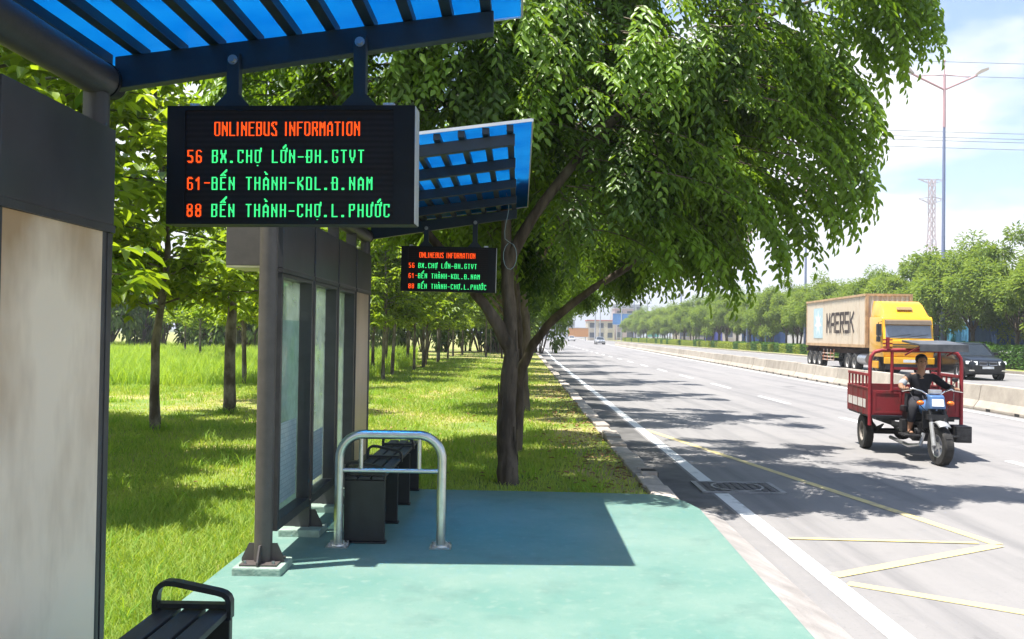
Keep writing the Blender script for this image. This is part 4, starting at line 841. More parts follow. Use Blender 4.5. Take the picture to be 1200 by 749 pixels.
# ------------------------------------------------------------ cargo tricycle
HX, HY = -.13, -.991
rzT = math.atan2(HY, HX)
tri = thing('cargo_tricycle', 'red motor cargo tricycle with a dark canopy and blue headlight housing driving on the road', 'tricycle', (6.47, 15.2, ROAD + .001), rzT)
m_redp = mat('worn_red_paint', (.26, .024, .03), .65, col2=(.13, .035, .03), c2pos=(.5, .72), scale=6, bump=.05); m_redd = mat('dull_red_board', (.20, .022, .024), .7, col2=(.10, .035, .03), c2pos=(.45, .7), scale=5)
m_redt = mat('bright_red_tube', (.29, .024, .032), .55, var=.2, scale=9)
m_can = mat('dark_grey_canopy', (.06, .065, .075), .55, col2=(.16, .16, .17), c2pos=(.45, .75), scale=3)
m_blue = mat('blue_fairing', (.07, .15, .32), .4, var=.2, scale=8, coat=.4); m_org = mat('amber_lens', (.75, .17, .02), .25, var=.1); m_silver = mat('silver_mudguard', (.38, .38, .38), .45, .4, var=.2, scale=8)
m_strip = mat('white_name_strip', (.66, .62, .58), .7, col2=(.34, .14, .12), c2pos=(.56, .64), scale=11, stretch=(2.2, 1, .5)); m_eng = mat('oily_engine', (.03, .03, .032), .5, .3, var=.5, scale=12, bump=.3)
for s in (-1, 1): wheel('rear_wheel', tri, (0, s * .60, .295), .295, .14, .17, mat('dusty_rim', (.28, .25, .22), .7, .2) if s < 0 else m_rim, 24, 4)
fwheel = wheel('front_wheel', tri, (1.92, 0, .285), .285, .14, .17, m_rim, 24, 5); fwheel.rotation_euler = (0, 0, R(9))
b = MB(); b.cyl((0, -.53, .3), (0, .53, .3), .05, n=12); b.ball((0, 0, .3), .14, .15, .14, 12, 8); b.build('rear_axle', m_eng, tri, smooth=50)
b = MB()
for s in (-1, 1): b.box(-.75, .72, s * .34 - .025, s * .34 + .025, .46, .54); b.bar((.72, s * .34, .5), (1.35, s * .12, .5), .05, .06); b.bar((.5, s * .3, .46), (1.2, s * .16, .3), .04, .04)
for x in (-.5, .1, .65): b.box(x - .025, x + .025, -.6, .6, .541, .575)
b.build('chassis', m_dkplastic, tri)
# leaf springs
b = MB()
for s in (-1, 1):
    for k in range(3): b.tube([(-.42 + .06 * k, s * .42, .45 - .03 * k), (0, s * .42, .36 - .028 * k), (.42 - .06 * k, s * .42, .45 - .03 * k)], .014, 6)
b.each('leaf_spring', m_dkplastic, tri)
b = MB(); b.box(-.78, .70, -.70, .70, .577, .61); b.build('bed_floor', m_dkplastic, tri)
for s in (-1, 1):
    b = MB(); y0, y1 = (s * .70 - .018, s * .70 + .018); b.box(-.78, .66, y0, y1, .612, 1.03)
    for x in (-.76, -.4, -.04, .32, .64): b.box(x - .018, x + .018, min(y0, y1) - .008, max(y0, y1) + .008, .60, 1.03)
    b.box(-.78, .66, y0 - .006, y1 + .006, 1.03, 1.06); sbp = b.build('side_board', m_redd, tri, bevel=.004)
    b = MB()
    for x in (-.74, -.5, -.26, -.02, .22, .46): b.box(x - .022, x + .022, s * .70 - .012, s * .70 + .012, 1.0605, 1.24)
    b.box(-.78, .62, s * .70 - .016, s * .70 + .016, 1.2405, 1.285); b.build('side_rail', m_redp, tri, bevel=.003)
    b = MB(); b.box(-.62, .42, s * .7215, s * .7235, .72, .86) if s > 0 else b.box(-.70, .50, -.7235, -.7215, .72, .86); b.build('name_strip', m_strip, sbp)
b = MB(); b.box(-.80, -.785, -.69, .69, .612, 1.06); b.build('tail_board', m_redd, tri, bevel=.003)
b = MB(); b.box(.665, .69, -.67, .67, .62, 1.02)
b.build('front_board', m_redp, tri, bevel=.003)
b = MB()
for (y0, y1) in ((-.64, -.22), (-.19, .19), (.22, .64)): b.box(.6905, .697, y0, y0 + .03, .65, 1.0); b.box(.6905, .697, y1 - .03, y1, .65, 1.0); b.box(.6905, .697, y0 + .03, y1 - .03, .97, 1.0); b.box(.6905, .697, y0 + .03, y1 - .03, .65, .68)
b.build('pressed_rib', m_redp, tri)
b = MB(); b.tube([(.68, -.70, .45), (.68, -.70, 1.45), (.68, -.685, 1.56), (.68, -.63, 1.64), (.68, -.52, 1.67), (.68, 0, 1.68), (.68, .52, 1.67), (.68, .63, 1.64), (.68, .685, 1.56), (.68, .70, 1.45), (.68, .70, .45)], .03, 12); b.build('front_hoop', m_redt, tri, smooth=50)
b = MB(); b.cyl((.68, -.36, 1.02), (.68, -.36, 1.66), .026, n=12); b.cyl((.68, .36, 1.02), (.68, .36, 1.66), .026, n=12); b.each('hoop_post', m_redt, tri, smooth=50)
b = MB(); b.box(.655, .70, -.36, .36, 1.03, 1.07); b.box(.66, .695, -.34, .34, 1.36, 1.40); b.each('hoop_cross_rail', m_redt, tri)
b = MB(); b.box(.64, .72, -.45, -.41, 1.685, 1.88)
for z in (1.72, 1.78, 1.84): b.box(.655, .70, -.50, -.36, z - .012, z + .012)
b.build('canopy_bracket', m_redt, tri)
b = MB(); b.add([(.55, -.18, 1.76), (1.50, -.18, 1.70), (1.50, .52, 1.70), (.55, .52, 1.76), (.55, -.18, 1.79), (1.50, -.18, 1.73), (1.50, .52, 1.73), (.55, .52, 1.79)], [(3, 2, 1, 0), (4, 5, 6, 7), (0, 1, 5, 4), (1, 2, 6, 5), (2, 3, 7, 6), (3, 0, 4, 7)])
b.add([(1.50, -.18, 1.62), (1.52, -.18, 1.62), (1.52, .52, 1.62), (1.50, .52, 1.62), (1.50, -.18, 1.732), (1.52, -.18, 1.732), (1.52, .52, 1.732), (1.50, .52, 1.732)], [(3, 2, 1, 0), (4, 5, 6, 7), (0, 1, 5, 4), (1, 2, 6, 5), (2, 3, 7, 6), (3, 0, 4, 7)])
b.v = [(x, y, z + .05) for x, y, z in b.v]; cn = b.build('canopy', m_can, tri, bevel=.004)
b = MB(); b.cyl((.69, -.16, 1.60), (1.45, -.15, 1.752), .014, n=8); b.cyl((.69, .48, 1.60), (1.45, .49, 1.752), .014, n=8); b.each('canopy_strut', m_redt, cn)
# seat, tank, engine, foot boards
b = MB(); b.box(.735, 1.08, -.26, .26, .70, .80); b.build('seat', m_dkplastic, tri, bevel=.03, smooth=40)
b = MB(); b.box(.75, 1.05, -.22, .22, .54, .699); b.build('seat_box', m_eng, tri, bevel=.01)
b = MB(); b.ball((1.32, 0, .80), .22, .13, .13, 16, 10); b.build('fuel_tank', m_blue, tri, smooth=60)
b = MB(); b.box(1.0, 1.4, -.13, .13, .30, .58); b.cyl((1.25, -.2, .40), (1.25, .2, .40), .12, n=16); b.cyl((1.42, 0, .45), (1.58, 0, .68), .09, n=14)
for k in range(5): b.cyl((1.43 + .03 * k, 0, .47 + .043 * k), (1.44 + .03 * k, 0, .484 + .043 * k), .115, n=14)
b.build('engine', m_eng, tri, smooth=40)
b = MB(); b.tube([(1.45, -.1, .42), (1.5, -.16, .25), (1.2, -.24, .2), (.4, -.3, .24)], .03, 10); b.build('exhaust_pipe', m_rim, tri, smooth=50)
for s in (-1, 1):
    b = MB(); b.box(1.15, 1.55, s * .27 - .12, s * .27 + .12, .375, .40); b.bar((1.3, s * .1, .37), (1.3, s * .38, .37), .03, .03); b.build('foot_board', m_eng, tri, bevel=.004)
b = MB(); b.box(1.12, 1.45, .36, .60, .29, .54); tb = b.build('tool_box', m_dkplastic, tri, bevel=.012)
b = MB(); b.box(1.4505, 1.465, .38, .58, .33, .50); b.build('lid', m_eng, tb)
b = MB(); b.bar((1.2, .3, .45), (1.2, .355, .45), .03, .03); b.build('bracket', m_eng, tb)
b = MB(); b.box(1.02, 1.2, -.34, -.18, .40, .60); b.build('battery_box', m_eng, tri, bevel=.012)
# fork, mudguard, bars, lamp housing
for s in (-1, 1):
    b = MB(); b.cyl((1.93, s * .095, .285), (1.80, s * .095, .62), .034, n=12); fk = b.build('fork_slider', m_silver, tri, smooth=50)
    b = MB(); b.cyl((1.80, s * .095, .62), (1.66, s * .095, .98), .026, n=12); b.build('fork_tube', m_dkplastic, fk, smooth=50)
b = MB(); b.box(1.66, 1.80, -.14, .14, .66, .735); b.box(1.60, 1.655, -.17, .17, .52, .78); b.bar((1.64, -.13, .98), (1.64, .13, .98), .06, .03); b.bar((1.62, 0, .98), (1.50, 0, .6), .06, .06); b.build('fork_yoke', m_dkplastic, tri)
vs, fs = [], []
b = MB(); mp_ = [(.345, a) for a in [R(q) for q in range(56, 129, 8)]]
for (y, k) in ((-.085, 0), (-.05, .02), (0, .03), (.05, .02), (.085, 0)):
    for r, a in mp_: vs.append((1.92 + (r + k) * math.cos(a), y, .285 + (r + k) * math.sin(a)))
n_ = len(mp_)
for i in range(4):
    for j in range(n_ - 1): fs.append((i * n_ + j, i * n_ + j + 1, (i + 1) * n_ + j + 1, (i + 1) * n_ + j))
b.add(vs, fs); md = b.build('front_mudguard', m_silver, tri, smooth=60); sm = md.modifiers.new('thick', 'SOLIDIFY'); sm.thickness = .006
b = MB(); b.tube([(1.44, -.42, 1.08), (1.50, -.27, 1.10), (1.56, -.16, 1.07), (1.60, -.08, 1.01), (1.60, .08, 1.01), (1.56, .16, 1.07), (1.50, .27, 1.10), (1.44, .42, 1.08)], .013, 10); hb = b.build('handlebar', m_chrome, tri, smooth=60)
for s in (-1, 1):
    b = MB(); b.cyl((1.44, s * .42, 1.08), (1.485, s * .305, 1.096), .018, n=10); b.build('grip', m_dkplastic, hb)
    b = MB(); b.bar((1.50, s * .29, 1.085), (1.52, s * .44, 1.06), .012, .012); b.each('lever', m_chrome, hb)
b = MB()
b.add([(1.62, -.14, .80), (1.62, .14, .80), (1.62, .12, 1.03), (1.62, -.12, 1.03), (1.80, -.115, .82), (1.80, .115, .82), (1.76, .10, 1.01), (1.76, -.10, 1.01)], [(3, 2, 1, 0), (4, 5, 6, 7), (0, 1, 5, 4), (1, 2, 6, 5), (2, 3, 7, 6), (3, 0, 4, 7)])
hl = b.build('headlight_housing', m_blue, tri, bevel=.02, smooth=50)
b = MB(); b.add([(1.806, -.085, .86), (1.806, .085, .86), (1.78, .08, .965), (1.78, -.08, .965)], [(0, 1, 2, 3)]); b.add([(1.79, -.085, .86), (1.79, .085, .86), (1.765, .08, .965), (1.765, -.08, .965)], [(3, 2, 1, 0)])
b.f += [(0, 4, 5, 1), (1, 5, 6, 2), (2, 6, 7, 3), (3, 7, 4, 0)]; b.build('headlight', m_lamp, hl)
b = MB(); b.box(1.60, 1.68, -.09, .09, 1.035, 1.10); b.build('dashboard', m_rim, hl, bevel=.012)
for s in (-1, 1):
    b = MB(); b.ball((1.68, s * .215, .90), .04, .055, .035, 12, 8); b.build('turn_signal', m_org, tri, smooth=60)
b = MB(); b.tube([(1.56, .17, 1.07), (1.60, .24, 1.12), (1.60, .30, 1.22)], .007, 6); b.ball((1.60, .30, 1.25), .012, .05, .035, 10, 6); b.build('mirror', m_dkplastic, tri, smooth=50)
b = MB()
for s in (-1, 1): b.tube([(1.47, s * .33, 1.08), (1.6, s * .28, .95), (1.68, s * .16, .80), (1.70, s * .08, .72)], .006, 5)
b.each('cable', m_dkplastic, tri)

# ------------------------------------------------------------ rider
def skin(name, nodes, links, m, parent=None, sub=2, ref=0, extra=None, sym=None):
    """nodes: (x,y,z,rx,ry) skinned along links"""
    me = bpy.data.meshes.new(name); me.from_pydata([n[:3] for n in nodes], links, []); o = bpy.data.objects.new(name, me); COL.objects.link(o)
    sk = o.modifiers.new('s', 'SKIN'); sk.use_smooth_shade = True; sk.branch_smoothing = .6
    for i, n in enumerate(nodes):
        d = me.skin_vertices[0].data[i]; d.radius = (n[3], n[4] if len(n) > 4 else n[3]); d.use_root = (i == 0)
    su = o.modifiers.new('u', 'SUBSURF'); su.levels = su.render_levels = sub
    dg = bpy.context.evaluated_depsgraph_get(); nm = bpy.data.meshes.new_from_object(o.evaluated_get(dg)); bpy.data.objects.remove(o); bpy.data.meshes.remove(me)
    nm.name = name; nm.materials.clear(); nm.materials.append(m); return nm
def joinmesh(name, meshes, m):
    bm = bmesh.new()
    for x in meshes: bm.from_mesh(x)
    me = bpy.data.meshes.new(name); bm.to_mesh(me); bm.free(); me.polygons.foreach_set('use_smooth', [True] * len(me.polygons)); me.materials.append(m); return me
m_skin = mat('tanned_skin', (.32, .17, .10), .55, var=.12, scale=6); m_hair = mat('black_hair', (.012, .011, .01), .5, var=.3, scale=30, bump=.3)
m_shirt = mat('black_shirt', (.014, .014, .018), .85, var=.3, scale=9, bump=.2, bscale=25); m_trou = mat('dark_trousers', (.022, .022, .028), .85, var=.3, scale=9, bump=.2, bscale=25); m_sand = mat('dark_sandal', (.02, .016, .013), .7); m_sleeve = mat('grey_sleeve', (.30, .32, .34), .85, var=.15, scale=10)
rider = thing('person', 'rider in black shirt and dark trousers driving the red cargo tricycle', 'person', (6.47, 15.2, ROAD + .001), rzT)
hx = .86
N_ = [(.90, 0, .86, .14, .12), (.91, 0, 1.0, .13, .10), (.93, 0, 1.18, .15, .105), (.94, 0, 1.32, .14, .10), (.965, 0, 1.405, .06, .06), (.985, 0, 1.46, .052, .052), (1.0, 0, 1.53, .075, .085), (1.0, 0, 1.60, .074, .09), (.995, 0, 1.655, .05, .06),
      (.95, -.18, 1.345, .062), (1.08, -.335, 1.17, .045), (1.30, -.385, 1.10, .034), (1.40, -.385, 1.095, .027),
      (.95, .18, 1.345, .062), (1.08, .335, 1.17, .045), (1.30, .385, 1.10, .034), (1.40, .385, 1.095, .027),
      (.97, -.10, .855, .085), (1.30, -.20, .83, .06), (1.29, -.235, .62, .052), (1.27, -.25, .46, .034), (1.28, -.25, .425, .036), (1.42, -.26, .415, .03),
      (.97, .10, .855, .085), (1.30, .17, .83, .06), (1.29, .22, .62, .052), (1.27, .24, .46, .034), (1.28, .24, .425, .036), (1.42, .26, .415, .03)]
E_ = [(0, 1), (1, 2), (2, 3), (3, 4), (4, 5), (5, 6), (6, 7), (7, 8), (3, 9), (9, 10), (10, 11), (11, 12), (3, 13), (13, 14), (14, 15), (15, 16), (0, 17), (17, 18), (18, 19), (19, 20), (20, 21), (21, 22), (0, 23), (23, 24), (24, 25), (25, 26), (26, 27), (27, 28)]
def zm(p):
    x, y, z = p[:3]; return (x, y, z - .075 * min(1, max(0, (z - 1.0) / .3)) * (1 if x < 1.2 else 0)) + tuple(p[3:])
N_ = [zm(p) for p in N_]
parts = [skin('b', N_, E_, m_skin)]
for s in (-1, 1):
    # palm and five fingers closed round the grip
    g = Vector((1.455, s * .375, 1.088)); dirg = Vector((.045, -s * .115, .016)).normalized()
    parts.append(skin('p', [(1.39, s * .385, 1.098, .026, .03), (1.425, s * .38, 1.112, .02, .038), (1.45, s * .375, 1.118, .014, .036)], [(0, 1), (1, 2)], m_skin, sub=1))
    for k in range(4):
        c = g + dirg * (-.034 + .023 * k); L_ = (1.0, 1.08, 1.02, .85)[k] if s > 0 else (.85, 1.02, 1.08, 1.0)[k]
        parts.append(skin('f', [(c.x - .006, c.y, c.z + .03, .010), (c.x + .026 * L_, c.y, c.z + .022, .0095), (c.x + .032 * L_, c.y, c.z - .008, .009), (c.x + .012, c.y, c.z - .026 * L_, .008)], [(0, 1), (1, 2), (2, 3)], m_skin, sub=1))
    c = g + dirg * .04
    parts.append(skin('t', [(c.x - .045, c.y, c.z + .012, .011), (c.x - .02, c.y - s * .012, c.z - .01, .010), (c.x + .008, c.y - s * .012, c.z - .022, .0085)], [(0, 1), (1, 2)], m_skin, sub=1))
# face: nose, brows, eye sockets, lips, ears, chin
fb = MB()
fb.ball((1.088, 0, 1.565), .022, .016, .024, 10, 7); fb.ball((1.082, 0, 1.585), .012, .011, .03, 8, 6); fb.ball((1.070, 0, 1.527), .014, .026, .006, 10, 5); fb.ball((1.068, 0, 1.518), .014, .022, .006, 10, 5); fb.ball((1.055, 0, 1.488), .024, .028, .018, 10, 6)
for s in (-1, 1): fb.ball((.995, s * .082, 1.56), .018, .010, .03, 8, 6); fb.ball((1.066, s * .032, 1.600), .014, .024, .007, 8, 5); fb.ball((1.055, s * .045, 1.548), .02, .024, .02, 8, 6)
fb.v = [zm(p) for p in fb.v]; fm_ = fb.mesh('face', m_skin, smooth=60); parts.append(fm_)
body = link('body', joinmesh('body', parts, m_skin), rider)
eb = MB()
for s in (-1, 1): eb.ball((1.074, s * .031, 1.583), .008, .013, .006, 8, 6)
eb.v = [zm(p) for p in eb.v]; eb.build('eyes', mat('eye', (.05, .04, .035), .2), body)
hbm = MB(); vs = []
hbm.ball((.983, 0, 1.618), .100, .090, .085, 18, 12)
hair = hbm.build('hair', m_hair, rider, smooth=60)
for v in hair.data.vertices:   # cut the fringe back from the face and neck
    if v.co.x > 1.03 and v.co.z < 1.64: v.co.x = 1.03 - (1.64 - v.co.z) * .5; v.co.y *= .92
    if v.co.z < 1.56: v.co.z = 1.555 + (v.co.z - 1.56) * .3
    v.co.z -= .075
T_ = [(.90, 0, .87, .165, .145), (.91, 0, 1.0, .155, .125), (.93, 0, 1.18, .172, .128), (.94, 0, 1.32, .155, .118), (.955, 0, 1.385, .085, .08), (.95, -.18, 1.345, .078), (1.02, -.26, 1.255, .066), (.95, .18, 1.345, .078), (1.08, .335, 1.17, .058), (1.30, .385, 1.10, .046)]
link('shirt', skin('shirt', [zm(p) for p in T_], [(0, 1), (1, 2), (2, 3), (3, 4), (3, 5), (5, 6), (3, 7), (7, 8), (8, 9)], m_shirt), rider)
link('sleeve', skin('sleeve', [zm(p) for p in [(1.005, -.245, 1.275, .07), (1.06, -.31, 1.20, .062), (1.10, -.335, 1.165, .055)]], [(0, 1), (1, 2)], m_sleeve, sub=2), rider)
P_ = [(.90, 0, .85, .16, .14)] + [(.97, -.10, .855, .105), (1.30, -.20, .832, .078), (1.29, -.235, .62, .066), (1.285, -.24, .56, .06), (.97, .10, .855, .105), (1.30, .17, .832, .078), (1.29, .22, .62, .066), (1.285, .225, .56, .06)]
link('trousers', skin('trousers', P_, [(0, 1), (1, 2), (2, 3), (3, 4), (0, 5), (5, 6), (6, 7), (7, 8)], m_trou), rider)
for s in (-1, 1):
    b = MB(); yy = -.255 if s < 0 else .25; b.box(1.22, 1.47, yy - .04, yy + .04, .4005, .418); sd_ = b.build('sandal', m_sand, rider, bevel=.006)
    b = MB(); b.tube([(1.37, yy - .042, .415), (1.37, yy - .02, .452), (1.37, yy + .02, .452), (1.37, yy + .042, .415)], .012, 6); b.build('strap', m_sand, sd_)

# ------------------------------------------------------------ container lorry
rzL = math.atan2(-1, -.06)
trk = thing('container_lorry', 'yellow container lorry hauling the beige shipping container beyond the concrete barrier', 'lorry', (19.45, 45.0, ROAD), rzL)
m_yel = mat('yellow_cab_paint', (.80, .40, .012), .35, var=.08, scale=4, coat=.5); m_yeld = mat('deep_yellow_side', (.70, .33, .012), .4, var=.15, scale=3)
m_cont = mat('beige_container_paint', (.62, .53, .41), .6, col2=(.42, .31, .20), c2pos=(.52, .8), scale=1.6, bump=.05, detail=12, stretch=(1, 1, .35)); m_contf = mat('worn_orange_container_edge', (.50, .33, .18), .65, var=.3, scale=3)
def loft(b, secs, cap=True):
    """secs: list of closed rings (same count)"""
    n = len(secs[0]); vs = [p for s in secs for p in s]; fs = []
    for i in range(len(secs) - 1):
        for j in range(n): fs.append((i * n + j, i * n + (j + 1) % n, (i + 1) * n + (j + 1) % n, (i + 1) * n + j))
    if cap: fs.append(tuple(reversed(range(n)))); fs.append(tuple((len(secs) - 1) * n + j for j in range(n)))
    return b.add(vs, fs)
cw = 1.23
m_lwhite0 = mat('plate_white', (.7, .72, .72), .5)
b = MB(); b.prism([(-2.25, .95), (-.12, .95), (-.02, 1.25), (-.02, 1.78), (-.10, 1.90), (-.26, 2.88), (-.36, 3.0), (-2.25, 3.0)], -cw, cw); cab = b.build('cab', m_yel, trk, bevel=.05, smooth=40)
b = MB(); loft(b, [[(-.40, -1.15, 3.001), (-.40, 1.15, 3.001), (-.55, 1.08, 3.12), (-.55, -1.08, 3.12)], [(-.75, -1.16, 3.001), (-.75, 1.16, 3.001), (-1.0, 1.0, 3.62), (-1.0, -1.0, 3.62)], [(-1.5, -1.17, 3.001), (-1.5, 1.17, 3.001), (-1.5, 1.02, 3.80), (-1.5, -1.02, 3.80)], [(-2.25, -1.17, 3.001), (-2.25, 1.17, 3.001), (-2.2, 1.05, 3.84), (-2.2, -1.05, 3.84)]]); b.build('roof_fairing', m_yel, trk, bevel=.04, smooth=50)
b = MB(); b.add([(-.635, -.4, 3.345), (-.635, .4, 3.345), (-.80, .38, 3.49), (-.80, -.38, 3.49), (-.625, -.4, 3.36), (-.625, .4, 3.36), (-.79, .38, 3.505), (-.79, -.38, 3.505)], [(0, 1, 2, 3), (7, 6, 5, 4), (0, 4, 5, 1), (1, 5, 6, 2), (2, 6, 7, 3), (3, 7, 4, 0)]); b.build('roof_hatch', mat('brown_hatch', (.25, .16, .06), .6), trk)
b = MB(); b.add([(-.085, -1.12, 1.93), (-.085, 1.12, 1.93), (-.19, 1.10, 2.56), (-.19, -1.10, 2.56), (-.115, -1.12, 1.93), (-.115, 1.12, 1.93), (-.22, 1.10, 2.56), (-.22, -1.10, 2.56)], [(0, 1, 2, 3), (7, 6, 5, 4), (0, 4, 5, 1), (1, 5, 6, 2), (2, 6, 7, 3), (3, 7, 4, 0)]); ws = b.build('windscreen', mat('pale_windscreen', (.16, .19, .24), .07, spec=.9, var=.25, scale=1.5), trk)
b = MB(); b.bar((-.04, -.9, 1.97), (-.09, .1, 2.10), .02, .02); b.bar((-.04, 0, 1.97), (-.09, .95, 2.10), .02, .02); b.each('wiper', m_dkplastic, ws)
b = MB(); b.add([(-.19, -1.14, 2.58), (-.19, 1.14, 2.58), (-.25, 1.12, 2.84), (-.25, -1.12, 2.84), (-.02, -1.12, 2.60), (-.02, 1.12, 2.60), (-.09, 1.10, 2.78), (-.09, -1.10, 2.78)], [(0, 1, 2, 3), (7, 6, 5, 4), (0, 4, 5, 1), (1, 5, 6, 2), (2, 6, 7, 3), (3, 7, 4, 0)]); b.build('sun_visor', mat('smoked_visor', (.14, .11, .08), .3, var=.1), trk)
for s in (-1, 1):
    b = MB(); b.box(-1.05, -.36, s * 1.232 - .004, s * 1.232 + .004, 2.0, 2.62); b.build('side_window', m_carglass, trk)
    b = MB(); b.box(-.36, -.14, s * 1.42 - .09, s * 1.42 + .09, 2.05, 2.62); b.box(-.34, -.16, s * 1.42 - .09, s * 1.42 + .09, 1.72, 1.99); mi = b.build('mirror', m_dkplastic, trk, bevel=.02)
    b = MB(); b.tube([(-.30, s * 1.2, 2.75), (-.25, s * 1.42, 2.7), (-.25, s * 1.42, 1.7), (-.30, s * 1.2, 1.7)], .018, 6); b.build('mirror_arm', m_dkplastic, mi)
    b = MB(); b.box(-.03, .05, s * .86 - .22, s * .86 + .22, .72, .93); b.build('headlight', m_lamp, trk, bevel=.02)
    b = MB(); b.box(-2.2, -.5, s * 1.236 - .003, s * 1.236 + .003, 1.15, 1.17); b.build('door_seam', m_dkplastic, trk)
    b = MB(); b.box(-1.95, -.95, s * .98 - .24, s * .98 + .24, .35, .72); b.build('step_box', m_yeld, trk, bevel=.03)
b = MB(); b.box(-.05, .06, -cw, cw, .62, .949); b.build('bumper', m_yel, trk, bevel=.04)
b = MB(); b.box(.061, .072, -.30, .30, .70, .84); b.build('number_plate', m_lwhite0, trk)
b = MB(); b.box(-.04, .03, -1.16, 1.16, .33, .619); b.build('lower_bumper', m_dkplastic, trk, bevel=.03)
b = MB()
for k in range(4): b.box(-.021, .008, -.80, .80, 1.20 + .12 * k, 1.27 + .12 * k)
b.each('grille_bar', mat('dark_yellow_grille', (.12, .075, .02), .5), trk)
b = MB()
for s in (-1, 1): b.box(-14.9, -1.2, s * .42 - .08, s * .42 + .08, .98, 1.24)
for k in range(9): b.box(-14.8 + 1.4 * k, -14.7 + 1.4 * k, -1.18, 1.18, 1.241, 1.375)
b.box(-15.1, -14.9, -1.2, 1.2, 1.0, 1.24); b.build('chassis', mat('rusty_dark_chassis', (.06, .035, .028), .8, var=.4, scale=4), trk)
b = MB()
for s in (-1, 1):
    for z in (.55, .75, .95): b.box(-11.4, -9.0, s * 1.14 - .02, s * 1.14 + .02, z - .03, z + .03)
    for x in (-11.3, -10.5, -9.8, -9.1): b.box(x - .04, x + .04, s * 1.10 - .015, s * 1.10 + .015, .5, 1.2)
b.each('side_guard', mat('white_orange_guard', (.62, .50, .42), .6, col2=(.5, .17, .06), c2pos=(.5, .55), scale=2.5), trk)
b = MB()
for s in (-1, 1): b.cyl((-4.3, s * .93, .75), (-2.9, s * .93, .75), .30, n=20)
b.build('fuel_tank', m_rim, trk, smooth=40)
m_lw = mat('dusty_lorry_rim', (.42, .40, .37), .6, .2, var=.2)
for x in (-1.35, -4.9, -6.15, -11.9, -13.1, -14.3):
    for s in (-1, 1): wheel('wheel', trk, (x, s * 1.02, .52), .52, .40 if x < -2 else .3, .30, m_lw, 22, 6)
b = MB()
for x in (-1.35, -4.9, -6.15, -11.9, -13.1, -14.3): b.cyl((x, -.9, .52), (x, .9, .52), .09, n=10)
b.each('axle', m_dkplastic, trk)
b = MB(); b.box(-2.60, -2.3, -1.1, 1.1, 1.25, 2.4); b.build('cab_rear_gear', m_yeld, trk, bevel=.03)
cont = thing('shipping_container', 'beige shipping container with dark lettering and a pale blue star logo', 'container', (19.45, 45.0, ROAD), rzL)
x0, x1, z0, z1 = -15.1, -2.9, 1.38, 4.27
def corr(b, s):
    n = 42; vs = []; fs = []
    L_ = (x1 - x0 - .3); pt = []
    for k in range(n):
        xa = x0 + .15 + L_ * k / n; q = L_ / n; pt += [(xa, 0), (xa + q * .38, 0), (xa + q * .5, .034), (xa + q * .88, .034)]
    pt.append((x1 - .15, 0))
    for (x, d) in pt:
        for z in (z0 + .16, z1 - .12): vs.append((x, s * (1.205 - d), z))
    fs = [(2 * i, 2 * i + 2, 2 * i + 3, 2 * i + 1) for i in range(len(pt) - 1)]; b.add(vs, fs)
for s in (-1, 1):
    b = MB(); corr(b, s); b.build('side_wall', m_cont, cont)
b = MB(); n = 9; vs = []
for k in range(n):
    q = 2.3 / n
    for (a, d) in ((0, 0), (q * .38, 0), (q * .5, .05), (q * .88, .05)):
        for z in (z0 + .16, z1 - .12): vs.append((x1 - .02 - d, -1.15 + q * k + a, z))
b.add(vs, [(2 * i, 2 * i + 2, 2 * i + 3, 2 * i + 1) for i in range(len(vs) // 2 - 1)]); b.build('front_wall', m_cont, cont)
b = MB(); b.box(x0 + .01, x1 - .08, -1.16, 1.16, z0 + .02, z0 + .1); b.box(x0 + .02, x1 - .08, -1.19, 1.19, z1 - .09, z1 - .02); b.box(x0, x0 + .05, -1.2, 1.2, z0 + .02, z1 - .02); b.build('roof_and_floor', m_cont, cont)
b = MB()
for s in (-1, 1):
    for x in (x0 + .001, x1 - .151): b.box(x, x + .15, s * 1.22 - (.15 if s > 0 else 0), s * 1.22 + (.15 if s < 0 else 0), z0 + .161, z1 - .121)
    b.box(x0, x1, s * 1.215 - .03, s * 1.215 + .005 * s + .005, z0, z0 + .16); b.box(x0, x1, s * 1.215 - .03, s * 1.215 + .01, z1 - .12, z1)
for z in (z0, z1 - .12): b.box(x1 - .1, x1 + .003, -1.18, 1.18, z, z + (.16 if z == z0 else .12))
b.build('frame', m_contf, cont)
m_letter = mat('dark_brown_lettering', (.05, .035, .03), .7); m_lblue = mat('pale_blue_logo', (.46, .60, .62), .6, var=.1); m_lwhite = mat('white_star', (.78, .80, .80), .6)
LT = {'M': [((0, 0), (0, 1)), ((0, 1), (.5, .35)), ((.5, .35), (1, 1)), ((1, 1), (1, 0))], 'A': [((0, 0), (0, .8)), ((0, .8), (.25, 1)), ((.25, 1), (.9, 1)), ((1, 1), (1, 0)), ((0, .42), (1, .42))], 'E': [((0, 0), (0, 1)), ((0, 1), (1, 1)), ((0, .5), (.9, .5)), ((0, 0), (1, 0))],
      'R': [((0, 0), (0, 1)), ((0, 1), (1, 1)), ((1, 1), (1, .52)), ((0, .5), (1, .5)), ((.45, .5), (1, 0))], 'S': [((1, 1), (0, 1)), ((0, 1), (0, .5)), ((0, .5), (1, .5)), ((1, .5), (1, 0)), ((1, 0), (0, 0))], 'K': [((0, 0), (0, 1)), ((0, .45), (1, 1)), ((.3, .6), (1, 0))]}
xs = -10.3
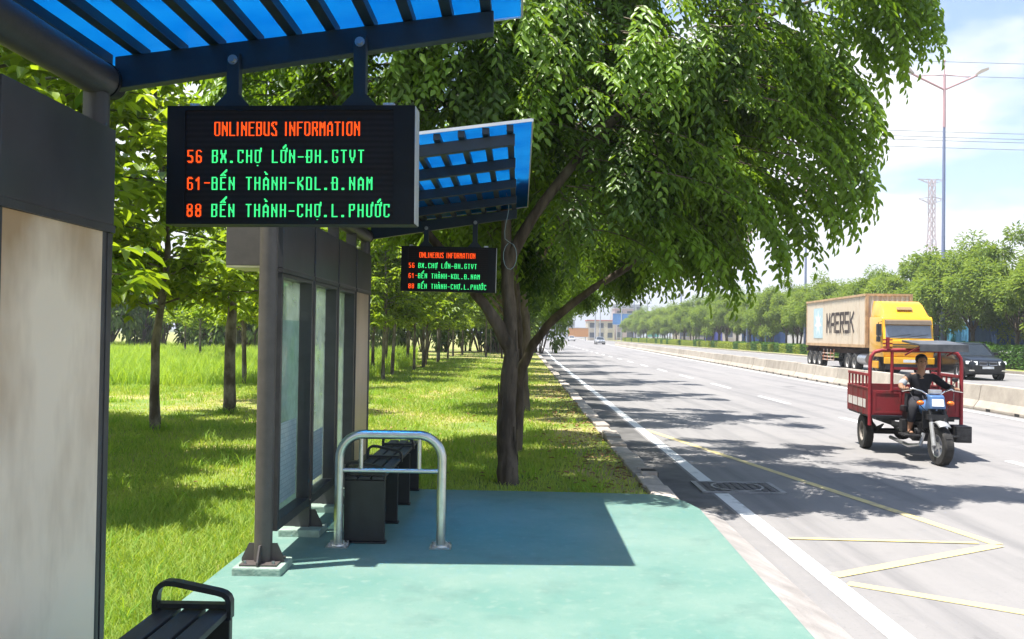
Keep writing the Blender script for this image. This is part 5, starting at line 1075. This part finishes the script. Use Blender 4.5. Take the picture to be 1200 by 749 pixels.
for i, ch in enumerate('MAERSK'):
    b = MB(); w = .66; x_ = xs + i * .93
    for q, ((a, c), (d, e)) in enumerate(LT[ch]):
        p0 = Vector((x_ + a * w, -1.2075 - .0004 * q, 2.25 + c * 1.05)); p1 = Vector((x_ + d * w, -1.2075 - .0004 * q, 2.25 + e * 1.05)); dd = (p1 - p0).normalized() * .07
        b.bar(p0 - dd, p1 + dd, .185, .006, (0, 1, 0))
    b.build('letter', m_letter, cont)
b = MB(); b.box(-13.3, -11.2, -1.212, -1.2065, 1.85, 3.75); lg = b.build('logo_panel', m_lblue, cont)
b = MB(); st_ = []
for k in range(14):
    a = PI / 2 + k * PI / 7; r = .82 if k % 2 == 0 else .34; st_.append((-12.25 + r * math.cos(a), 2.80 + r * math.sin(a)))
b.prism(st_, -1.2165, -1.2125); b.build('logo_star', m_lwhite, lg)

# ------------------------------------------------------------ cars
def car(label, loc, rz, paint, suv=True, group=None, detail=True):
    t = thing('suv' if suv else 'parked_car', label, 'car', loc, rz, group); L_, w = (4.85, .97) if suv else (4.5, .88); k = 1 if suv else .84
    def ring(x, wd, zb, zs, zt_, tw): return [(x, -wd * .92, zb), (x, -wd, zs), (x, -wd * .985, zs + (zt_ - zs) * .65), (x, -tw, zt_), (x, tw, zt_), (x, wd * .985, zs + (zt_ - zs) * .65), (x, wd, zs), (x, wd * .92, zb)]
    b = MB(); h = L_ / 2
    loft(b, [ring(h, w * .70, .42 * k, .52 * k, .80 * k, w * .60), ring(h - .10, w * .86, .30 * k, .55 * k, .93 * k, w * .72), ring(h - .45, w * .97, .26 * k, .60 * k, 1.03 * k, w * .80), ring(h - 1.35, w, .26 * k, .62 * k, 1.13 * k, w * .88), ring(0, w, .26 * k, .62 * k, 1.16 * k, w * .92), ring(-h + .9, w, .26 * k, .62 * k, 1.17 * k, w * .9), ring(-h + .15, w * .93, .30 * k, .62 * k, 1.12 * k, w * .82), ring(-h, w * .85, .42 * k, .62 * k, 1.0 * k, w * .75)])
    bd = b.build('body', paint, t, bevel=.03, smooth=55)
    zt_ = 1.74 * k; gb = 1.12 * k
    def gr(x, z0_, wd0, z1_, wd1): return [(x, -wd0, z0_), (x, -wd1, z1_), (x, wd1, z1_), (x, wd0, z0_)]
    b = MB(); g0, g1, g2, g3 = h - 1.30, h - 2.0, -h + 1.2, -h + .35
    loft(b, [gr(g0, gb - .03, w * .86, gb + .02, w * .84), gr(g1, gb, w * .90, zt_ - .05, w * .68), gr(0, gb, w * .91, zt_, w * .70), gr(g2, gb, w * .90, zt_ - .04, w * .68), gr(g3, gb, w * .84, gb + .08, w * .8)])
    b.build('windows', m_carglass, t, smooth=30)
    b = MB(); loft(b, [gr(g1 + .03, zt_ - .075, w * .695, zt_ - .035, w * .665), gr(0, zt_ - .02, w * .72, zt_ + .02, w * .69), gr(g2, zt_ - .06, w * .70, zt_ - .02, w * .66)]); b.build('roof', paint, t, bevel=.012, smooth=50)
    for s in (-1, 1):
        b = MB(); b.bar((g0 + .02, s * w * .868, gb), (g1 + .04, s * w * .70, zt_ - .05), .06, .05); b.bar((-.1, s * w * .925, gb), (-.15, s * w * .72, zt_ - .02), .09, .03); b.bar((g3 + .1, s * w * .86, gb), (g2 + .05, s * w * .70, zt_ - .05), .10, .05); b.build('pillar', paint, t)
        b = MB(); b.box(g0 - .35, g0 - .18, s * w * 1.07 - .10, s * w * 1.07 + .10, gb + .03, gb + .17); b.build('mirror', paint, t, bevel=.03)
        b = MB(); b.add([(h - .08, s * w * .50, .72 * k), (h - .34, s * w * .90, .76 * k), (h - .36, s * w * .90, .90 * k), (h - .12, s * w * .48, .885 * k), (h + .03, s * w * .50, .72 * k), (h - .15, s * w * .93, .76 * k), (h - .20, s * w * .92, .90 * k), (h + .0, s * w * .48, .885 * k)], [(0, 1, 2, 3), (7, 6, 5, 4), (0, 4, 5, 1), (1, 5, 6, 2), (2, 6, 7, 3), (3, 7, 4, 0)]); b.build('headlight', m_lamp, t)
        if detail:
            b = MB(); b.add([(h - .03, s * .05, .70 * k), (h - .03, s * .42, .72 * k), (h - .07, s * .40, .87 * k), (h - .07, s * .04, .87 * k), (h + .035, s * .05, .70 * k), (h + .03, s * .40, .72 * k), (h - .01, s * .38, .86 * k), (h - .01, s * .04, .86 * k)], [(0, 1, 2, 3), (7, 6, 5, 4), (0, 4, 5, 1), (1, 5, 6, 2), (2, 6, 7, 3), (3, 7, 4, 0)]); gk = b.build('kidney_grille', m_dkplastic, t)
            b = MB(); r_ = [(h + .038, s * .05, .70 * k), (h + .034, s * .40, .72 * k), (h - .006, s * .38, .865 * k), (h - .006, s * .04, .865 * k), (h + .038, s * .05, .70 * k)]; b.tube(r_, .012, 6); b.build('grille_rim', m_chrome, gk)
            b = MB(); b.box(h - .12, h - .0, s * .72 - .12, s * .72 + .12, .44, .50); b.build('fog_light_trim', m_chrome, t)
        for x in (h - .92, -h + .95): wheel('wheel', t, (x, s * (w - .12), .37 * k), .37 * k, .24, .25 * k, m_rim, 22, 5)
        for x in (h - .92, -h + .95):
            b = MB(); b.lathe([(.38 * k, -.03), (.43 * k, -.03), (.43 * k, .012), (.38 * k, .012)], (x, s * (w + .0), .37 * k), (0, s, 0), 24, True); b.build('wheel_arch', m_dkplastic, t)
    b = MB(); b.box(h - .10, h - .005, -.62, .62, .36 * k, .50 * k); b.build('bumper_intake', m_dkplastic, t, bevel=.02)
    b = MB(); b.box(h + .015, h + .03, -.26, .26, .545 * k, .655 * k); b.build('number_plate', m_lwhite, t, bevel=.003)
    return t
m_cblack = mat('black_car_paint', (.006, .007, .009), .3, coat=.3, var=.1); m_csil = mat('silver_car_paint', (.35, .36, .38), .3, .3, coat=1, var=.05); m_cwhite = mat('white_car_paint', (.7, .7, .7), .3, coat=1, var=.04)
car('black suv with bright headlights and white number plate beside the median hedge', (21.75, 44.0, ROAD), math.atan2(-1, -.06), m_cblack)
car('silver car far away on the near carriageway beyond the lane dashes', (15.6, 176, ROAD), R(-88), m_csil, False, 'distant cars')
for k, (x, y, m, lb) in enumerate(((10.5, 232, m_cwhite, 'white car far away left of the distant silver car'), (14.2, 248, m_cwhite, 'white car far away directly beyond the distant silver car'), (7.6, 240, m_csil, 'grey car farthest left in the distant traffic'))): car(lb, (x, y, ROAD), R(-90), m, False, 'distant cars', False)

# ------------------------------------------------------------ lamp posts, pylon, power lines
m_pole = mat('blue_lamp_pole', (.20, .23, .36), .5, var=.1); m_pink = mat('pink_lamp_arm', (.55, .34, .36), .5, var=.1); m_lhead = mat('pale_lamp_head', (.36, .31, .27), .5)
def lamp(label, x, y, h):
    t = thing('street_lamp', label, 'street lamp', (x, y, -.03), R(2), 'double armed street lamps on the median')
    b = MB(); b.cyl((0, 0, -.1), (0, 0, h * .78), .16, .10, 12); b.build('pole', m_pole, t, smooth=40)
    b = MB(); b.cyl((0, 0, h * .78), (0, 0, h * .955), .12, .09, 12); b.cyl((0, 0, h * .955), (0, 0, h), .05, .03, 8); b.ball((0, 0, h + .03), .08, .08, .12, 8, 6)
    b.build('mast_top', m_pink, t, smooth=40)
    for s in (-1, 1):
        b = MB(); b.tube([(0, 0, h * .905), (s * .5, 0, h * .915), (s * 2.0, 0, h * .945), (s * 2.5, 0, h * .956)], .085, 8); b.tube([(0, 0, h * .955), (s * 1.9, 0, h * .948)], .035, 6); ar = b.build('arm', m_pink, t, smooth=40)
        b = MB(); loft(b, [[(s * 2.35, -.07, h * .955 - .03), (s * 2.35, .07, h * .955 - .03), (s * 2.35, .07, h * .955 + .08), (s * 2.35, -.07, h * .955 + .08)], [(s * 2.7, -.2, h * .965 - .12), (s * 2.7, .2, h * .965 - .12), (s * 2.7, .17, h * .965 + .16), (s * 2.7, -.17, h * .965 + .16)], [(s * 3.35, -.15, h * .975 - .04), (s * 3.35, .15, h * .975 - .04), (s * 3.35, .1, h * .975 + .16), (s * 3.35, -.1, h * .975 + .16)]]); b.build('lamp_head', m_lhead, ar, smooth=50)
    b = MB(); b.box(-.25, .25, -.25, .25, 0, .05); b.build('base', m_pole, t)
lamp('nearest double armed street lamp above the trees right of the pylon', 31.9, 68.0, 22.9)
lamp('second double armed street lamp partly behind the drooping fronds', 32.3, 102.0, 21.5)
lamp('third double armed street lamp seen small below the fronds', 31.8, 126.0, 18.0)
lamp('fourth double armed street lamp far down the median', 31.8, 178.0, 18.0)
lamp('farthest double armed street lamp near the end of the hedge', 31.6, 250.0, 18.0)
m_lat = mat('red_white_lattice', (.58, .42, .42), .6)
py_ = thing('power_pylon', 'pale red lattice power pylon in the distance behind the nearest street lamp', 'pylon', (228, 500, 0), R(8))
def wdt(z): return 5.5 - 4.2 * min(1, z / 62)
b = MB(); lv = [0, 10, 20, 29, 37, 44, 50, 56, 61, 66, 71, 76, 81, 86, 91]
for sx in (-1, 1):
    for sy in (-1, 1):
        for z0_, z1_ in zip(lv, lv[1:]): b.bar((sx * wdt(z0_), sy * wdt(z0_), z0_), (sx * wdt(z1_), sy * wdt(z1_), z1_), .35, .35, (1, 0, 0))
b.build('leg', m_lat, py_)
b = MB()
for z0_, z1_ in zip(lv, lv[1:]):
    a, c = wdt(z0_), wdt(z1_)
    for s in (-1, 1):
        b.bar((-a, s * a, z0_), (c, s * c, z1_), .22, .22, (0, 1, 0)); b.bar((a, s * a, z0_), (-c, s * c, z1_), .22, .22, (0, 1, 0)); b.bar((s * a, -a, z0_), (s * c, c, z1_), .22, .22, (1, 0, 0)); b.bar((s * a, a, z0_), (s * c, -c, z1_), .22, .22, (1, 0, 0))
    b.bar((-a, -a, z0_), (a, -a, z0_), .2, .2); b.bar((-a, a, z0_), (a, a, z0_), .2, .2)
b.build('bracing', m_lat, py_)
for z, l in ((91, 8.5), (80, 8.0)):
    b = MB()
    for s in (-1, 1):
        for q in (-1, 1): b.bar((0, q * 1.2, z + 1.4 if z < 90 else z), (s * l, 0, z), .25, .25); b.bar((0, q * 1.2, z - 2.5), (s * l, 0, z), .25, .25)
        for f in (.35, .65): b.bar((s * l * f, 0, z - 2.5 * (1 - f)), (s * l * f, 0, z + .3), .18, .18, (1, 0, 0))
    b.build('cross_arm', m_lat, py_)
m_wire = mat('power_line', (.13, .14, .16), .6)
for k, (zz, yy) in enumerate(((66, 200), (62.2, 198), (50.6, 202), (48.9, 200), (47.9, 199), (47.2, 203))):
    b = MB(); p = [(x, yy + .02 * x, zz - 1.0 - .02 * (x - 60) + 1.0 * ((x - 60) / 100) ** 2) for x in range(-60, 241, 20)]; b.tube(p, .065, 4); o = b.build('power_line', m_wire)
    tag(o, ('upper power line crossing the sky just above the lamp arms' if k < 2 else 'lower power line crossing the sky halfway up the lamp pole'), 'power line', 'power lines across the sky')

# ------------------------------------------------------------ far side and far end
m_wallp = mat('pale_wall', (.55, .52, .48), .8, var=.12, scale=.6); m_grey2 = mat('grey_building', (.42, .43, .46), .8, var=.12, scale=.3); m_cream2 = mat('cream_building', (.55, .48, .38), .8, var=.12, scale=.3); m_pinkb = mat('pinkish_building', (.50, .40, .40), .8, var=.12, scale=.3); m_blueb = mat('blue_hoarding', (.08, .22, .52), .6, var=.15, scale=.6); m_win = mat('far_window', (.07, .08, .10), .3, var=.2); m_red2 = mat('red_roof', (.42, .12, .08), .7)
def building(label, x, y, w, d, h, m, rows, cols, roof=m_grey2, name='building'):
    t = thing(name, label, 'building', (x, y, ROAD)); b = MB(); b.box(-w / 2, w / 2, 0, d, 0, h); b.build('wall', m, t)
    b = MB(); b.box(-w / 2 - .2, w / 2 + .2, -.2, d + .2, h, h + .35); b.build('roof', roof, t)
    for r in range(rows):
        for c in range(cols):
            fw_ = w / cols * .55; xx = -w / 2 + w / cols * (c + .5); zz = h / rows * (r + .3); hh = h / rows * .5
            b = MB(); b.box(xx - fw_ / 2, xx + fw_ / 2, -.05, .1, zz, zz + hh); wn = b.build('window', m_win, t)
            b = MB(); b.box(xx - fw_ / 2 - .1, xx + fw_ / 2 + .1, -.15, -.051, zz - .15, zz - .0); b.build('sill', m_grey2, wn)
    return t
building('pale grey low building closing the far end of the road', 12, 330, 16, 12, 7, m_grey2, 2, 5)
building('cream shop block at the far end of the road', 27, 300, 9, 10, 6.5, m_cream2, 2, 3, m_red2)
building('narrow pinkish building far behind the distant cars', 36, 310, 7, 10, 11, m_pinkb, 3, 2)
building('wide white building at the far end left of the road', -2, 340, 14, 12, 8, m_wallp, 2, 4)
building('low cream shed far behind the median trees', 52, 250, 16, 10, 6, m_cream2, 1, 4)
building('tall grey block far behind the road end', 50, 420, 14, 12, 16, m_grey2, 4, 4)
def hoarding(label, x, y, w, h, z, m):
    t = thing('billboard', label, 'billboard', (x, y, ROAD)); b = MB(); b.box(-w / 2, w / 2, -.12, .12, z, z + h); p = b.build('panel', m, t)
    b = MB(); b.box(-w / 2 - .1, w / 2 + .1, -.16, .16, z - .15, z - .001); b.box(-w / 2 - .1, w / 2 + .1, -.16, .16, z + h + .001, z + h + .15); b.build('frame', m_grey2, p)
    for s in (-1, 1):
        b = MB(); b.cyl((s * w * .35, 0, 0), (s * w * .35, 0, z - .15), .14, n=8); b.build('post', m_grey2, t)
hoarding('blue billboard above the far end of the median hedge', 33.5, 282, 9, 3.4, 5.2, m_blueb)
hoarding('small orange billboard low at the far end of the road', 17.5, 270, 6, 2.6, 1.2, mat('orange_hoarding', (.55, .26, .10), .6))
hoarding('small teal billboard behind the first far hedge bush', 42, 285, 4, 4, 1.5, mat('teal_hoarding', (.12, .42, .36), .6))
for k, (x, y, h) in enumerate(((29.5, 262, 15), (24, 270, 13), (20, 240, 12), (36, 255, 12))):
    t = thing('utility_pole', 'thin grey utility pole standing at the far end of the road', 'pole', (x, y, ROAD), 0, 'utility poles at the road end'); b = MB(); b.cyl((0, 0, 0), (0, 0, h), .2, .13, 8); b.build('pole', m_grey2, t)
    b = MB(); b.box(-1.1, 1.1, -.06, .06, h - 1.0, h - .85); b.box(-.8, .8, -.06, .06, h - 1.9, h - 1.75); b.build('cross_arm', m_grey2, t)
# boxes, tanker and wall beyond the median
m_cblue = mat('blue_container_paint', (.05, .11, .26), .6, var=.2, scale=1); m_cpurp = mat('violet_blue_container', (.12, .13, .42), .6, var=.2, scale=1); m_cgrn = mat('cyan_container', (.10, .36, .55), .6, var=.2)
def box_container(label, x, y, m, rz=0, z=0., l=6.1):
    t = thing('stacked_container', label, 'container', (x, y, ROAD + z), rz, 'containers beyond the median'); b = MB()
    n = 20; vs = []
    for s in (-1, 1):
        o = len(vs)
        for k in range(n):
            q = (l - .3) / n
            for a, d in ((0, 0), (q * .4, 0), (q * .5, .04), (q * .9, .04)):
                for zz in (.15, 2.47): vs.append((-l / 2 + .15 + q * k + a, s * (1.2 - d), zz))
    h_ = len(vs) // 2; fs = [(o + 2 * i, o + 2 * i + 2, o + 2 * i + 3, o + 2 * i + 1) for o in (0, h_) for i in range(h_ // 2 - 1)]
    b.add(vs, fs); b.box(-l / 2, l / 2, -1.16, 1.16, .02, .14); b.box(-l / 2, l / 2, -1.18, 1.18, 2.48, 2.56); b.build('walls', m, t)
    for e in (-1, 1):
        b = MB(); b.box(e * l / 2 - .03, e * l / 2 + .03, -1.1, 1.1, .16, 2.46)
        for yy in (-.8, -.3, .3, .8): b.cyl((e * (l / 2 + .05), yy, .2), (e * (l / 2 + .05), yy, 2.4), .025, n=6)
        b.build('door', m, t)
    b = MB()
    for e in (-1, 1):
        for s in (-1, 1): b.box(e * (l / 2 - .06) - .07, e * (l / 2 - .06) + .07, s * 1.15 - .07, s * 1.15 + .07, 0, 2.6)
    b.each('corner_post', m, t); return t
box_container('blue container end standing behind the black suv and the lorry cab', 38.2, 72, m_cblue, R(82), 1.1)
for k, (x, y, m, lb) in enumerate(((42, 100, m_cpurp, 'violet blue container glimpsed between median trunks left of the lorry'), (42, 118, m_cgrn, 'cyan container glimpsed between median trunks beside the violet one'), (42, 150, m_cblue, 'dark blue container glimpsed low behind the middle of the tree row'), (43, 200, m_cpurp, 'far violet container glimpsed behind the end of the tree row'), (42, 88, m_cgrn, 'cyan container behind the trunks nearest the lorry rear'), (44, 170, m_cblue, 'far blue container glimpsed beside the white yard wall'))): box_container(lb, x, y, m, R(88), .9, 8)
# pale yard wall with capped posts
t = thing('yard_wall', 'long pale yard wall running behind the median trees', 'wall', (61, 0, ROAD)); b = MB(); b.box(-.1, .1, 40, 330, 0, 2.6); b.build('wall', m_wallp, t)
b = MB()
for k in range(60): b.box(-.2, .2, 40 + 4.9 * k, 40.4 + 4.9 * k, 0, 2.8)
b.build('post', m_wallp, t)['kind'] = 'stuff'
# pale tank lorry parked beyond the hedge
tk = thing('tank_lorry', 'pale dusty tank lorry parked beyond the tall dark hedge on the right', 'lorry', (42.5, 66, ROAD), R(96)); m_tank = mat('dusty_tank', (.45, .42, .37), .6, col2=(.28, .25, .21), c2pos=(.45, .7), scale=1.2)
b = MB(); b.lathe([(.01, -4.2), (.9, -4.15), (1.2, -4.0), (1.25, -3.6), (1.25, 3.6), (1.2, 4.0), (.9, 4.15), (.01, 4.2)], (0, 0, 2.35), (1, 0, 0), 24); tkb = b.build('tank', m_tank, tk, smooth=40)
b = MB()
for x in (-2.6, 0, 2.6): b.lathe([(1.25, x - .05), (1.30, x - .05), (1.30, x + .05), (1.25, x + .05)], (0, 0, 2.35), (1, 0, 0), 24, True)
b.each('band', m_tank, tkb); b = MB(); b.box(-3.8, 3.8, -.35, .35, 3.58, 3.66); b.build('walkway', m_dkplastic, tkb)
b = MB(); b.box(-4.4, 7.0, -.5, .5, .85, 1.15); b.build('chassis', m_dkplastic, tk)
b = MB(); b.prism([(4.6, .7), (6.9, .7), (7.0, 1.6), (6.6, 3.1), (4.6, 3.2)], -1.2, 1.2); cb = b.build('cab', m_cwhite, tk, bevel=.06, smooth=40)
b = MB(); b.add([(6.99, -1.05, 1.75), (6.99, 1.05, 1.75), (6.66, 1.0, 2.95), (6.66, -1.0, 2.95), (6.9, -1.05, 1.7), (6.9, 1.05, 1.7), (6.57, 1.0, 2.9), (6.57, -1.0, 2.9)], [(0, 1, 2, 3), (7, 6, 5, 4), (0, 4, 5, 1), (1, 5, 6, 2), (2, 6, 7, 3), (3, 7, 4, 0)]); b.build('windscreen', m_carglass, cb)
for x in (5.9, -2.2, -3.4):
    for s in (-1, 1): wheel('wheel', tk, (x, s * .98, .5), .5, .35, .29, m_lw, 20, 6)
# things glimpsed at the back of the lawn
hut = thing('hut', 'small hut with a red roof glimpsed at the back of the lawn', 'hut', (-25.5, 77.5, LAWN)); hut.scale = (.75, .75, .75); b = MB(); b.box(-1.6, 1.6, -1.2, 1.2, 0, 2.4); b.build('wall', m_wallp, hut)
b = MB(); b.prism([(-1.9, 2.401), (1.9, 2.401), (0, 3.3)], -1.5, 1.5); b.build('roof', m_red2, hut); b = MB(); b.box(-.4, .4, -1.26, -1.201, 0, 1.9); b.build('door', m_grey2, hut)

# ------------------------------------------------------------ humid air
hm_ = bpy.data.materials.new('haze_air'); hm_.use_nodes = True; n = hm_.node_tree.nodes; n.remove(n['Principled BSDF'])
pv = n.new('ShaderNodeVolumePrincipled'); pv.inputs['Color'].default_value = (.93, .96, 1, 1); pv.inputs['Density'].default_value = .0007; pv.inputs['Anisotropy'].default_value = .3
hm_.node_tree.links.new(pv.outputs[0], n['Material Output'].inputs['Volume'])
o = MB().box(-2600, 2600, -320, 4100, -1.3, 98).build('haze', hm_); o['kind'] = 'stuff'

# ------------------------------------------------------------ labels that single repeats out
ORD = ['first', 'second', 'third', 'fourth', 'fifth', 'sixth', 'seventh', 'eighth', 'ninth', 'tenth', 'eleventh', 'twelfth']
def inview(o, z=1.0, x1=1199):
    px, py, pz = project(np.array([[o.location.x, o.location.y, o.location.z + z]])); return pz[0] > 1 and 0 < px[0] < x1 and -200 < py[0] < 900
tops = [o for o in COL.objects if o.parent is None]
def number(sel, fmt, nmax=12, z=1.0, x1=1199):
    q = sorted([o for o in sel if inview(o, z, x1)], key=lambda o: o.location.y)
    for i, o in enumerate(q[:nmax]): o['label'] = fmt % ORD[i]
number([o for o in tops if o.name.startswith('median_tree') and o.location.x < 35.5], '%s feathery median tree from the right edge in the front row', 12, 3, 1230)
number([o for o in tops if o.name.startswith('concrete_barrier')], '%s pale concrete barrier block from the right edge of the road view', 12, .4)
number([o for o in tops if o.name.startswith('hedge_bush') and 'yellow' in o['label']], '%s yellow green hedge bush from the lorry end of the median hedge', 10, .5)
number([o for o in tops if o.name.startswith('hedge_bush') and 'mid green' in o['label']], '%s mid green hedge bush from the lorry end of the median hedge', 8, .5)
number([o for o in tops if o.name.startswith('hedge_bush') and 'tall dark' in o['label']], '%s tall dark hedge bush from the right edge behind the black suv', 10, .5)
yts = [o for o in tops if o.name.startswith('young_tree') and o['label'].startswith('slim young tree with')]
for xr, nm in ((-4.9, 'the row just left of the big trunk'), (-6.2, 'the row seen between the far shelter and big trunk'), (-8.6, 'the middle lawn row left of the brown post'), (-11.5, 'the farther lawn row left of the brown post'), (-14.5, 'the far lawn row behind the header side box'), (-18, 'the far left lawn row beside the cream panel'), (-2.6, 'the distant row directly left of the big trunk')):
    number([o for o in yts if abs(o.location.x - xr) < .35], '%s slim young tree in ' + nm, 12, 1)
